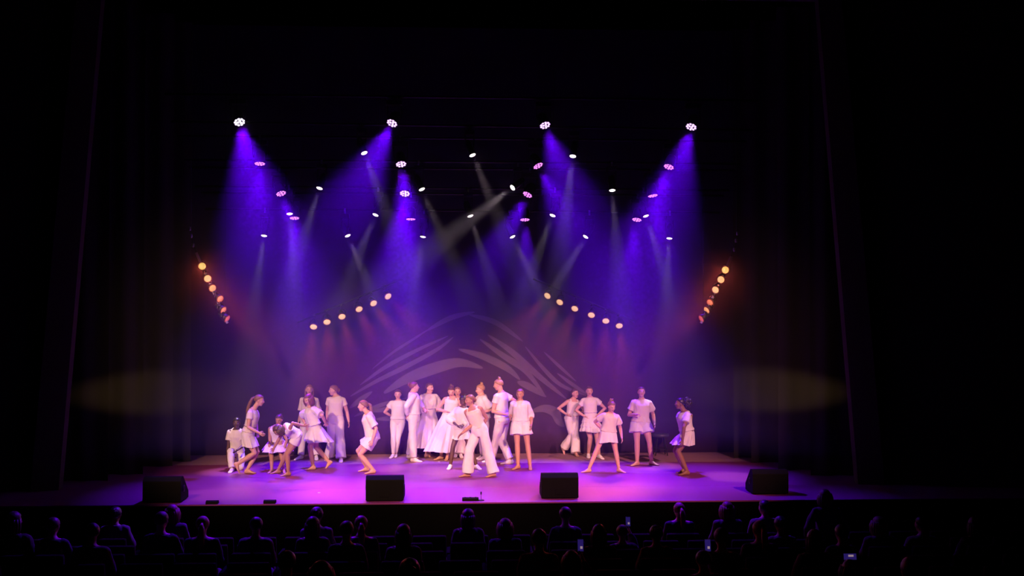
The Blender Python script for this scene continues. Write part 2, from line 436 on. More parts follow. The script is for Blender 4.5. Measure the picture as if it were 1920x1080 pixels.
# bars the moving lights hang from, with suspension wires
k = 0
for (nm, y), pts in sorted(SPREAD.items(), key=lambda q: q[0][1]):
    z = sum(p.z for p in pts) / len(pts); k += 1
    bar = empty('lighting_bar', (0, y, z))
    pts.sort(key=lambda p: p.x); sl = (pts[-1].z - pts[0].z) / (pts[-1].x - pts[0].x); xm = sum(p.x for p in pts) / len(pts)
    ym = sum(p.y for p in pts) / len(pts) - y
    link('pipe', MB().tube([(-5.6, ym, sl * (-5.6 - xm)), (5.6, ym, sl * (5.6 - xm))], 0.024, 12).mesh('pipe', smooth=True), METAL, bar)
    for x in (-5.0, -1.7, 1.7, 5.0):
        link('suspension_wire', MB().tube([(x, ym, sl * (x - xm)), (x, ym, 10.38 - z)], 0.004, 6).mesh('suspension_wire'), METAL, bar)
    tag(bar, 'black lighting bar carrying the %s of %s' % (RN[(k - 1) // 2], 'blue wash lights' if nm == 'wash_light' else 'white spotlights'), 'lighting bar', 'lighting bars over the stage')
# ---- amber par lamps: two leaning ladders at the sides, two slanting bars at the back
def par_can(px, py, y, d, r, lens, label, group, power, cone=12, L=0.13):
    p = at_y(px, py, y); d = Vector(d).normalized(); M = basis(d)
    t = empty('par_lamp', p)
    link('can', MB().lathe([(0.03, -L - 0.07), (r * 0.45, -L - 0.05), (r * 0.6, -L), (r * 0.85, -L * 0.45), (r * 1.08, 0.012), (r * 1.02, 0.012), (r * 0.98, -0.02)], M=M, n=24).mesh('can', smooth=True), METAL, t)
    link('rim', MB().lathe([(r * 1.04, 0.010), (r * 1.05, 0.020), (r * 0.86, 0.022), (r * 0.84, 0.012)], M=M, n=24).mesh('rim', smooth=True), GOLD, t)
    link('lens', MB().lathe([(r * 0.88, 0.008), (r * 0.86, 0.016), (r * 0.5, 0.030), (0.004, 0.036)], M=M, n=20).mesh('lens', smooth=True), lens, t)
    side = M @ Vector((1, 0, 0))
    mb = MB(); pv = -d * L * 0.5
    upv = Vector((0, 0, 1)) if abs(d.z) < 0.9 else Vector((0, 1, 0))
    arc = []
    for j in range(9):
        a = math.pi * j / 8; arc.append(pv + side * math.cos(a) * r * 1.2 + upv * math.sin(a) * (r * 1.35))
    mb.tube(arc, [(0.004, 0.012)] * 9, 6)
    link('yoke', mb.mesh('yoke'), METAL, t)
    tag(t, label, 'stage light', group)
    o = spot('par_beam', p, p + d, (1.0, 0.10, 0.08), power, cone, 0.9, 0.06); o.parent = t; o.location = d * 0.05
    return p, t
ORD6 = ['lowest', 'second lowest', 'third lowest', 'third from the top', 'second from the top', 'topmost']
LAD_L = [(379, 499), (389, 522), (398, 540), (412, 560), (418, 581), (425, 597)]
LAD_R = [(1360, 506), (1352, 524), (1342, 543), (1332, 567), (1326, 581), (1316, 597)]
TUBE = mat('bare_aluminium_tube', (0.62, 0.62, 0.66), 0.3, 0.35)
for L, side, sx in ((LAD_L, 'left', 1), (LAD_R, 'right', -1)):
    P = []
    for i, (px, py) in enumerate(L):
        ai = [0, 4, 1, 2, 2, 3][i] if sx > 0 else [0, 4, 4, 2, 1, 3][i]
        # upper lamps face the stalls, the lower ones turn across the stage
        tn = i / 5
        d = Vector((sx * (0.28 + 0.62 * tn), -0.95 + 0.62 * tn, -0.15 - 0.38 * tn))
        p, t = par_can(px, py, 2.75, d, 0.080, AMBERS[ai], f'{["yellow", "pale amber", "amber", "orange", "orange-red", "red"][i]} lamp on the leaning ladder at the {side} side, {ORD6[5 - i]}', f'amber lamps on the {side} ladder', 110, 34)
        P.append(p - d.normalized() * 0.05)
    a, b = P[0], P[-1]; u = (b - a).normalized()
    lad = empty('lamp_ladder', (a + b) / 2)
    c = (a + b) / 2
    back = Vector((0, 0.0, 0.0))
    link('pipe', MB().tube([a - u * 0.28 + back - c, b + u * 0.13 + back - c], 0.026, 14).mesh('pipe', smooth=True), TUBE, lad)
    top = a - u * 0.28 + back - c
    hook = [top, top + Vector((-sx * 0.03, 0, 0.12)), top + Vector((-sx * 0.10, 0, 0.30)), top + Vector((-sx * 0.11, 0, 0.5)), Vector((top.x - sx * 0.11, top.y, 10.38 - c.z))]
    link('hanging_cable', MB().tube(hook, 0.010, 6).mesh('hanging_cable'), METAL, lad)
    for z in (0.14, 0.32, 0.46):
        link('cable_plug', MB().lathe([(0.012, -0.04), (0.026, -0.03), (0.026, 0.03), (0.012, 0.04)], c=top + Vector((-sx * (0.03 + 0.2 * z), -0.01, z)), n=10).mesh('cable_plug', smooth=True), STEEL, lad)
    bt = b + u * 0.02 + back - c
    link('safety_wire', MB().tube([bt, Vector((bt.x, bt.y, 10.38 - c.z))], 0.005, 6).mesh('safety_wire'), METAL, lad)
    for j in range(5):
        q = P[j].lerp(P[j + 1], 0.5) + back - c
        link('clamp', MB().tube([q - u * 0.025, q + u * 0.025], 0.036, 12).mesh('clamp', smooth=True), METAL, lad)
    tag(lad, f'leaning pipe of amber lamps hung from a cable at the {side} side of the stage', 'lighting bar', 'leaning lamp ladders')
V_L = [(588, 612), (613, 603), (641, 593), (673, 579), (700, 568), (727, 555)]
V_R = [(1027, 554), (1050, 566), (1078, 578), (1109, 590), (1136, 601), (1161, 610)]
for L, side, sx in ((V_L, 'left', 1), (V_R, 'right', -1)):
    P = []
    for i, (px, py) in enumerate(L):
        j = i if sx > 0 else 5 - i                        # 0 = outermost, 5 = innermost
        d = Vector((sx * (0.05 + 0.13 * j), -1.0, -0.85 + 0.03 * j))
        p, t = par_can(px, py, 5.3, d, 0.088, AMBERS[4], f'amber lamp on the slanting back bar at {side}, {["outermost and lowest", "second from the outer end", "third from the outer end", "third from the inner end", "second from the inner end", "innermost and highest"][j]}', f'amber lamps on the {side} back bar', 380, 28)
        P.append(p - d.normalized() * 0.12)
    a, b = P[0], P[-1]; c = (a + b) / 2; u = (b - a).normalized()
    bar = empty('slanting_lamp_bar', c); up = Vector((0, 0.08, 0.16))
    link('pipe', MB().tube([a - u * 0.4 + up - c, b + u * 0.4 + up - c], 0.024, 12).mesh('pipe', smooth=True), METAL, bar)
    for e in (a - u * 0.3, b + u * 0.3):
        link('suspension_wire', MB().tube([e + up - c, e + up - c + Vector((0, 0, 10.15 - e.z - 0.08))], 0.004, 6).mesh('suspension_wire'), METAL, bar)
    for p in P:
        link('clamp', MB().tube([p + up - c - u * 0.02, p + up - c + u * 0.02], 0.036, 10).mesh('clamp'), METAL, bar)
        link('hanger', MB().tube([p - c, p + up - c], 0.010, 6).mesh('hanger'), METAL, bar)
    tag(bar, f'slanting black bar of six amber lamps near the backdrop on the {side}', 'lighting bar', 'slanting lamp bars')
# ================================================================== PEOPLE
SKIN = {'fair': mat('fair_skin', (0.62, 0.36, 0.27), 0.55, vary=0.06), 'tan': mat('tan_skin', (0.45, 0.24, 0.16), 0.55, vary=0.06),
        'brown': mat('brown_skin', (0.27, 0.13, 0.08), 0.5, vary=0.06), 'dark': mat('dark_skin', (0.10, 0.045, 0.03), 0.5, vary=0.06)}
HAIRM = {'blond': mat('blond_hair', (0.38, 0.22, 0.10), 0.5, vary=0.3, scale=60), 'light': mat('light_brown_hair', (0.22, 0.11, 0.055), 0.5, vary=0.3, scale=60),
         'brown': mat('brown_hair', (0.085, 0.038, 0.022), 0.45, vary=0.3, scale=60), 'red': mat('auburn_hair', (0.16, 0.05, 0.028), 0.45, vary=0.3, scale=60),
         'black': mat('black_hair', (0.022, 0.014, 0.012), 0.4, vary=0.3, scale=60)}
WHITE_CLOTH = mat('white_cotton', (0.74, 0.71, 0.69), 0.9, vary=0.03, scale=7)
CREAM_CLOTH = mat('cream_cotton', (0.73, 0.67, 0.55), 0.9, vary=0.03, scale=7)
TULLE = mat('white_tulle', (0.82, 0.79, 0.80), 0.95, vary=0.04, scale=7)
BELT = mat('brown_leather', (0.16, 0.075, 0.035), 0.5)
SHOE = mat('white_canvas_shoe', (0.80, 0.78, 0.76), 0.8, vary=0.04)
EYEW = mat('eye_white', (0.75, 0.72, 0.70), 0.3, vary=0.02); EYED = mat('eye_iris', (0.03, 0.018, 0.012), 0.2)
LIPM = mat('lips', (0.36, 0.10, 0.085), 0.45, vary=0.05); LIPD = mat('lips_deep', (0.16, 0.05, 0.045), 0.45, vary=0.05)
GOLDM = mat('gold_jewellery', (0.8, 0.55, 0.2), 0.25, 1.0)
def yawvec(a):
    a = R(a); return Vector((math.sin(a), -math.cos(a), 0))
def frame(u, fwd):
    u = Vector(u).normalized(); f = Vector(fwd) - u * Vector(fwd).dot(u)
    if f.length < 0.05: f = Vector((0, -1, 0)) - u * Vector((0, -1, 0)).dot(u)
    f.normalize(); r = f.cross(u)          # the person's right
    return r, f, u
def ik(a, c, l1, l2, hint):
    d = c - a; L = d.length
    if L >= (l1 + l2) * 0.998: return a + d * (l1 / (l1 + l2))
    L = max(L, abs(l1 - l2) * 1.05 + 1e-3); x = (l1 * l1 - l2 * l2 + L * L) / (2 * L); h = math.sqrt(max(0, l1 * l1 - x * x))
    n = d.normalized(); p = (hint - a) - n * (hint - a).dot(n)
    if p.length < 1e-4: p = n.orthogonal()
    return a + n * x + p.normalized() * h
def lerp(a, b, t): return a + (b - a) * t
class Fig: pass
def torso_rings(g, spec, n=22):
    """spec rows: t along pelvis->neck, half width, half depth, forward shift"""
    out = []
    for t, a, b, fo in spec:
        tt = min(1.0, max(0.0, t))
        r = lerp(g.rh, g.rs, tt).normalized()
        c = g.spine(t); u = g.spine_dir(t); r, f, u = frame(u, lerp(g.fh, g.fs, tt))
        s = g.s
        c = c + f * fo * s
        ring = []
        for j in range(n):
            p = 2 * math.pi * j / n; ca, sa = math.cos(p), math.sin(p)
            e = 0.85
            ring.append(c + r * a * s * math.copysign(abs(ca) ** e, ca) + f * b * s * math.copysign(abs(sa) ** e, sa))
        out.append(ring)
    return out
BODY_SPEC = [(-0.20, .075, .075, 0), (-0.12, .13, .100, -.004), (0.0, .160, .112, -.010), (0.10, .158, .112, -.008), (0.25, .135, .098, 0), (0.40, .120, .088, .004),
             (0.58, .130, .098, .008), (0.75, .143, .110, .012), (0.87, .150, .094, .006), (0.95, .118, .076, -.002), (1.0, .080, .062, -.004), (1.05, .056, .054, -.002)]
def build_fig(d):
    """Skeleton in metres from traced joints; d['o'] is the origin of the traced crop, six crop pixels per photo pixel."""
    ox, oy = d['o']; k = 6.0
    px = lambda q: (ox + q[0] / k, oy + q[1] / k)
    g = Fig(); g.d = d; H = d['h']; g.H = H; g.s = H / 1.7 * d.get('build', 1.0) * 1.06; g.L = H / 1.7
    gy = oy + d['g'] / k
    gx = px(d['pelvis'])[0]
    base = at_z(gx, gy, 0.0); g.Y = base.y + d.get('dy', 0.0); g.base = Vector((base.x, g.Y, 0))
    def pt(q):
        x, y = px(q); return at_y(x, y, g.Y - (q[2] if len(q) > 2 else 0.0))
    g.pt = pt
    g.P = pt(d['pelvis']); g.N = pt(d['neck']); g.Hd = pt(d['head'])
    g.fh, g.fs = yawvec(d['yaw'][0]), yawvec(d['yaw'][1])
    bend = d.get('bend', 0.02)
    u = (g.N - g.P); g.u = u.normalized()
    mid = (g.P + g.N) / 2 + frame(g.u, lerp(g.fh, g.fs, 0.5))[1] * bend * g.L
    def spine(t):
        if t < 0: return g.P + (mid - g.P).normalized() * u.length * t * (0.9 if g.u.z > .6 else .8)
        if t > 1: return g.N + (g.Hd - g.N).normalized() * u.length * (t - 1)
        a = lerp(g.P, mid, t); b = lerp(mid, g.N, t); return lerp(a, b, t)
    g.spine = spine
    g.spine_dir = lambda t: (spine(min(1.1, t + .04)) - spine(max(-.2, t - .04))).normalized()
    g.rh = frame(g.spine_dir(0), g.fh)[0]; g.rs = frame(g.spine_dir(.95), g.fs)[0]
    # the torso's forward vectors
    sh = 0.146 * g.s
    g.S = {'r': g.N + g.rs * sh - g.spine_dir(.95) * 0.072 * g.L, 'l': g.N - g.rs * sh - g.spine_dir(.95) * 0.072 * g.L}
    g.HJ = {'r': g.P + g.rh * 0.085 * g.s, 'l': g.P - g.rh * 0.085 * g.s}
    ua, fa, th, sk = .172 * H, .150 * H, .243 * H, .246 * H
    g.E, g.W, g.K, g.A, g.foot = {}, {}, {}, {}, {}
    for q in 'rl':
        el, wr = d['arm_' + q]
        S = g.S[q]
        x, y = px(wr); W = at_y(x, y, S.y - (wr[2] if len(wr) > 2 else 0.08))
        x, y = px(el); hint = at_y(x, y, S.y - (el[2] if len(el) > 2 else -0.04))
        L = (W - S).length; m = (ua + fa) * 1.05
        if L > m: W = S + (W - S) * (m / L)
        g.W[q] = W; g.E[q] = ik(S, W, ua, fa, hint)
        kn, an, fy = d['leg_' + q][:3]; opt = d['leg_' + q][3] if len(d['leg_' + q]) > 3 else {}
        x, y = px(an); za = opt.get('lift', 0.0) + 0.078 * g.L
        if 'y' in opt: A = at_y(x, y, g.Y - opt['y'])
        else:
            A = at_z(x, y, za); yy = max(g.Y - 0.38, min(g.Y + 0.38, A.y))
            if yy != A.y:
                A = at_y(x, y, yy); A.z = za
        x, y = px(kn); hint = at_y(x, y, lerp(g.HJ[q], A, .5).y) + g.fh * (kn[2] if len(kn) > 2 else 0.10)
        g.A[q] = A; g.K[q] = ik(g.HJ[q], A, th, sk, hint)
        g.foot[q] = (fy, opt.get('pitch', 0.0))
    hy, hp = d['face'][:2]; hr = d['face'][2] if len(d['face']) > 2 else 0
    f = yawvec(hy); r0 = f.cross(Vector((0, 0, 1)))
    M = Matrix.Rotation(R(hr), 3, f) @ Matrix.Rotation(-R(hp), 3, r0)      # pitch > 0 looks down
    g.hf = M @ f; g.hr = M @ r0; g.hu = g.hr.cross(g.hf)
    g.hh = (0.15 + 0.045 * H) / 0.2265
    return g
def limb(mb, pts, rad, n=12, right=None):
    mb.tube(pts, rad, n, right); 
    for p, r in zip(pts, rad):
        q = r if not isinstance(r, (tuple, list)) else min(r)
        mb.ell(p, (q, 0, 0), (0, q, 0), (0, 0, q), 10, 6)
def arm_path(g, q):
    S, E, W = g.S[q], g.E[q], g.W[q]
    return [S, lerp(S, E, .3), lerp(S, E, .65), E, lerp(E, W, .3), lerp(E, W, .7), W]
def leg_path(g, q):
    a, k, c = g.HJ[q], g.K[q], g.A[q]
    return [a, lerp(a, k, .3), lerp(a, k, .7), k, lerp(k, c, .28), lerp(k, c, .65), c]
def foot_frame(g, q):
    fy, pi = g.foot[q]; f = yawvec(fy); f = (f * math.cos(R(pi)) + Vector((0, 0, -1)) * math.sin(R(pi))).normalized()
    r = f.cross(Vector((0, 0, 1))).normalized(); u = r.cross(f)
    return f, r, u
def foot_rings(g, q, grow=0.0):
    f, r, u = foot_frame(g, q); A = g.A[q]; s = g.L; out = []
    for x, w, top, bot in ((-.060, .022, -.020, -.055), (-.045, .033, .010, -.076), (0.0, .036, .030, -.078), (.05, .036, .005, -.078), (.10, .042, -.030, -.078), (.14, .044, -.046, -.078), (.175, .036, -.056, -.078), (.195, .016, -.062, -.077)):
        ring = []
        for j in range(12):
            p = 2 * math.pi * j / 12; zc, zh = (top + bot) / 2, (top - bot) / 2 + grow
            ring.append(A + f * (x * s + math.copysign(grow, x)) + r * (w * s + grow) * math.cos(p) + u * (zc * s + (zh if zh > 0 else .01) * s * math.sin(p)))
        out.append(ring)
    return out
def head_pts(g, mb):
    k = g.hh; c, r, f, u = g.Hd, g.hr, g.hf, g.hu
    P = lambda a, b, e: c + r * a * k + f * b * k + u * e * k
    E = lambda a, b, e, ra, rb, re, n=16: mb.ell(P(a, b, e), r * ra * k, f * rb * k, u * re * k, n, 11)
    E(0, -.012, .030, .074, .092, .084)            # cranium
    E(0, .018, -.012, .066, .074, .078)            # face
    E(0, .036, -.062, .046, .046, .046)            # jaw
    E(0, .060, -.088, .020, .018, .018, 10)        # chin
    E(0, .070, .018, .050, .022, .014, 10)         # brow
    mb.tube([P(0, .080, .022), P(0, .097, -.004), P(0, .104, -.022)], [.008 * k, .010 * k, .014 * k], 8)     # nose
    for q in (-1, 1):
        E(q * .010, .092, -.026, .008, .010, .008, 8)
        E(q * .040, .060, -.020, .020, .018, .020, 10)   # cheek
        E(q * .074, -.004, -.004, .009, .018, .030, 10)  # ear
    return P
FINGER_R = .0078
def hand(g, q, mb, curl=0.5, fingers=True):
    E, W = g.E[q], g.W[q]; s = g.L * 1.0
    d = (W - E).normalized(); hd = g.d.get('hand_' + q)
    if hd: d = (d * 0.4 + Vector(hd).normalized()).normalized()
    # palm plane: thumb side looks forward/up relative to the body
    th = g.fs * 0.8 + Vector((0, 0, 0.25)); th = th - d * th.dot(d)
    if th.length < .1: th = d.orthogonal()
    th.normalize(); n = d.cross(th)      # palm normal
    if n.dot(g.P - W) < 0: n = -n        # palm towards the body
    pc = W + d * .045 * s
    mb.tube([W, W + d * .03 * s, W + d * .065 * s, W + d * .088 * s], [(.024 * s, .018 * s), (.034 * s, .016 * s), (.040 * s, .014 * s), (.037 * s, .011 * s)], 10, right=th)
    fm = MB()
    if fingers:
        for i, (off, L) in enumerate(((.030, .068), (.010, .076), (-.010, .071), (-.029, .055))):
            p = W + d * .078 * s + th * off * s; dirv = (d + th * off * 1.5).normalized(); pts = [p]
            a = curl
            for seg in (.45, .32, .23):
                dirv = (dirv * math.cos(a * .6) + n * math.sin(a * .6)).normalized(); pts.append(pts[-1] + dirv * L * seg * s)
            fm.tube(pts, [FINGER_R * s * 1.05, FINGER_R * s, FINGER_R * s * .92, FINGER_R * s * .7], 7)
        p = W + d * .028 * s + th * .028 * s; dv = (d * .75 + th * .65 + n * .25).normalized()
        p2 = p + dv * .036 * s; dv2 = (d * .95 + th * .2 + n * .35).normalized()
        fm.tube([p, p2, p2 + dv2 * .030 * s], [.0115 * s, .0095 * s, .0072 * s], 7)
    return fm
def hair_cap(g, mb, style):
    """skull cap of hair with a clean hairline, leaving the face free"""
    k = g.hh; c, r, f, u = g.Hd, g.hr, g.hf, g.hu; nu, nv = 28, 16
    b0 = len(mb.v)
    for i in range(nv + 1):
        t = math.pi * i / nv
        for j in range(nu):
            p = 2 * math.pi * j / nu
            x, y, z = math.sin(t) * math.cos(p), math.sin(t) * math.sin(p), math.cos(t)   # y forward
            ra, rb, rc = .083, .103, .092
            # hairline: high on the forehead, behind the ears, low on the nape
            az = y
            line = 0.44 if az > .62 else (0.44 - (0.62 - az) * 1.15 if az > -0.1 else -0.39 - (-.1 - az) * .35)
            q = 1.0
            if z < line: q = max(0.62, 1.0 - (line - z) * 2.6)
            w = 1.0 + 0.018 * math.sin(p * 11 + z * 3)
            mb.v.append(c + u * .026 * k - f * .014 * k + r * ra * x * k * q * w + f * rb * y * k * q * w + u * rc * z * k * (q if z < 0 else 1) * w)
    for i in range(nv):
        for j in range(nu):
            kx = (j + 1) % nu
            mb.f.append((b0 + i * nu + j, b0 + i * nu + kx, b0 + (i + 1) * nu + kx, b0 + (i + 1) * nu + j))
def lock(mb, pts, rad, n=10, rng=None): mb.tube(pts, rad, n)
def hair_style(g, root, style, m, rng):
    k = g.hh; c, r, f, u = g.Hd, g.hr, g.hf, g.hu
    P = lambda a, b, e: c + r * a * k + f * b * k + u * e * k
    mb = MB(); hair_cap(g, mb, style)
    mb.shift(g.base); hm = link('hair', mb.mesh('hair', smooth=True), m, root)
    e = MB(); name = None; dn = Vector((0, 0, -1))
    if style in ('bun', 'lowbun', 'topbun'):
        q = {'bun': P(0, -.110, .055), 'lowbun': P(0, -.112, -.01), 'topbun': P(0, -.055, .115)}[style]
        e.ell(q, r * .042 * k, f * .036 * k, u * .038 * k, 14, 9)
        for a in range(6):      # wound strands
            ang = a * math.pi / 3; o1 = r * math.cos(ang) + u * math.sin(ang)
            e.tube([q + o1 * .03 * k, q + o1 * .045 * k + f * .012 * k, q + (r * math.cos(ang + 1.2) + u * math.sin(ang + 1.2)) * .036 * k - f * .02 * k], [.008 * k, .013 * k, .007 * k], 6)
        name = 'bun'
    elif style in ('pony', 'longpony'):
        L = .26 if style == 'pony' else .40
        a = P(0, -.105, .04); b = P(0, -.150, .02) + dn * .01; back = -f
        sway = g.d.get('sway', Vector((0, 0, 0)))
        pts = [a, b]; 
        for t in (.25, .5, .75, 1.0): pts.append(b + dn * L * t * k + back * (.03 * math.sin(t * 2.6)) * k + Vector(sway) * t)
        e.tube(pts, [.022 * k, .030 * k, .034 * k, .033 * k, .026 * k, .008 * k], 12)
        for s in (-1, 1): e.tube([p + r * s * .018 * k for p in pts[1:]], [.018 * k, .022 * k, .020 * k, .016 * k, .004 * k], 8)
        name = 'ponytail'
    elif style == 'puff':
        q = P(0, -.135, .035)
        for a in range(46):
            v = Vector((rng.gauss(0, 1), rng.gauss(0, 1), rng.gauss(0, 1))).normalized()
            e.ell(q + (r * v.x * .070 + f * v.y * .072 + u * v.z * .080) * k - u * .02 * k - f * .02 * k, r * .032 * k, f * .032 * k, u * .034 * k, 8, 5)
        name = 'curly_ponytail'
    elif style == 'loose':
        for s in range(-4, 5):
            a = s * .36; x, y = math.sin(a) * .076, -math.cos(a) * .098
            p0 = P(x, y * .9 - .01, .03); L = .20
            pts = [p0] + [P(x * 1.08, y * 1.05 - .012, .03 - L * t) for t in (.3, .6, 1.0)]
            e.tube(pts, [.020 * k, .026 * k, .024 * k, .007 * k], 8)
        name = 'loose_hair'
    elif style == 'bob':
        for s in range(-7, 8):
            a = s * .30; x, y = math.sin(a) * .082, -math.cos(a) * .100
            pts = [P(x * .9, y * .85, .05)] + [P(x * 1.1, y * 1.06, .05 - .19 * t) for t in (.35, .7, 1.0)]
            e.tube(pts, [.022 * k, .028 * k, .025 * k, .008 * k], 8)
        name = 'loose_hair'
    if name:
        e.shift(g.base); link(name, e.mesh(name, smooth=True), m, root)
def garment(g, name, mb, m, root, voxel=.011, wr=.006, smooth=6, seed=0, ws=9):
    mb.shift(g.base)
    return link(name, remesh(mb, name, voxel, smooth, wr, ws, seed), m, root)
def top_spec(hem, ease, neck=1.0, flare=0.0):
    rows = []
    base = BODY_SPEC
    def at(t):
        for a, b in zip(base, base[1:]):
            if a[0] <= t <= b[0]:
                q = (t - a[0]) / (b[0] - a[0]); return tuple(a[i] + (b[i] - a[i]) * q for i in range(4))
        return base[-1] if t > base[-1][0] else base[0]
    ts = [hem] + [t for t in (0.0, .1, .25, .4, .58, .75, .87, .95) if t > hem + .03 and t < neck] + [neck]
    for t in ts:
        _, a, b, fo = at(t); e = ease * (1 if t < .8 else .75) + (.014 if t == hem else 0)
        fl = flare * max(0, (0.5 - t)) 
        loose = max(0, .142 - a) * .65 if .15 < t < .65 else 0
        rows.append((t, a + e + fl + loose, b + e + fl + loose * .8, fo))
    return rows
def make_top(g, kind, m, root, rng):
    mb = MB(); s = g.s
    hem = {'tee': .22, 'longtee': -.06, 'crop': .36, 'tank': .20, 'fitted': .12, 'blouse': .34, 'cardigan': .16, 'sweater': .10, 'leotard': -.1}[kind]
    ease = {'tee': .022, 'longtee': .030, 'crop': .016, 'tank': .010, 'fitted': .015, 'blouse': .034, 'cardigan': .020, 'sweater': .022, 'leotard': .008}[kind]
    hem = g.d.get('hem', hem)
    mb.loft(torso_rings(g, top_spec(hem, ease, .88 if kind == 'tank' else 1.0)), True)
    sl = {'tee': .62, 'longtee': .85, 'crop': .5, 'tank': 0, 'fitted': .45, 'blouse': 1.75, 'cardigan': 1.9, 'sweater': 1.25, 'leotard': 0}[kind]
    for q in 'rl':
        S, E, W = g.S[q], g.E[q], g.W[q]; up = S + (g.N - S) * .35
        if sl == 0:
            a = lerp(S, g.N, .40) + g.spine_dir(.95) * .012; fv = frame(g.spine_dir(.9), g.fs)[1]
            c0 = g.spine(.80) + (a - g.N) * 1.0
            mb.tube([c0 + fv * .105 * s, a + fv * .05 * s + g.spine_dir(.95) * .01, a + g.spine_dir(.95) * .022, a - fv * .05 * s, c0 - fv * .095 * s], [(.030 * s, .012)] * 5, 8, right=g.rs); continue
        w = {'tee': .020, 'longtee': .026, 'crop': .013, 'fitted': .012, 'blouse': .040, 'cardigan': .016, 'sweater': .020}[kind]
        if sl <= 1:
            pts = [up, S, lerp(S, E, sl * .5), lerp(S, E, sl)]; rad = [.05 * s, (.052) * s + w * .3 + .006, .050 * s + w, .050 * s + w * 1.5]
        else:
            e = sl - 1
            pts = [up, S, lerp(S, E, .5), E, lerp(E, W, e * .5), lerp(E, W, e)]; rad = [.05 * s, .052 * s + w * .3 + .006, .048 * s + w, .042 * s + w, .040 * s + w * 1.1, .032 * s + w * .7]
        mb.tube(pts, rad, 14); mb.ell(S, (rad[1], 0, 0), (0, rad[1], 0), (0, 0, rad[1] * .9), 12, 7)
        if sl > 1: mb.ell(E, (rad[3], 0, 0), (0, rad[3], 0), (0, 0, rad[3]), 10, 6)
    nm = {'tee': 't_shirt', 'longtee': 't_shirt', 'crop': 'cropped_top', 'tank': 'tank_top', 'fitted': 'fitted_top', 'blouse': 'blouse', 'cardigan': 'cardigan', 'sweater': 'sweater', 'leotard': 'leotard'}[kind]
    o = garment(g, nm, mb, m, root, .0105, .015 if kind in ('tee', 'longtee', 'blouse', 'cardigan', 'sweater') else .004, 6, rng.random() * 9)
    # neckband
    if kind in ('tee', 'longtee', 'sweater', 'fitted'):
        c = g.spine(.985); r_, f_, u_ = frame(g.spine_dir(.98), g.fs)
        nb = MB(); pts = [c + r_ * .074 * s * math.cos(a) + f_ * (.058 * s * math.sin(a) + .012 * s) - u_ * (.020 * s * math.sin(a)) for a in [2 * math.pi * j / 20 for j in range(21)]]
        nb.tube(pts, .007 * s, 6).shift(g.base); link('neckband', nb.mesh('neckband', smooth=True), m, o)
    return o
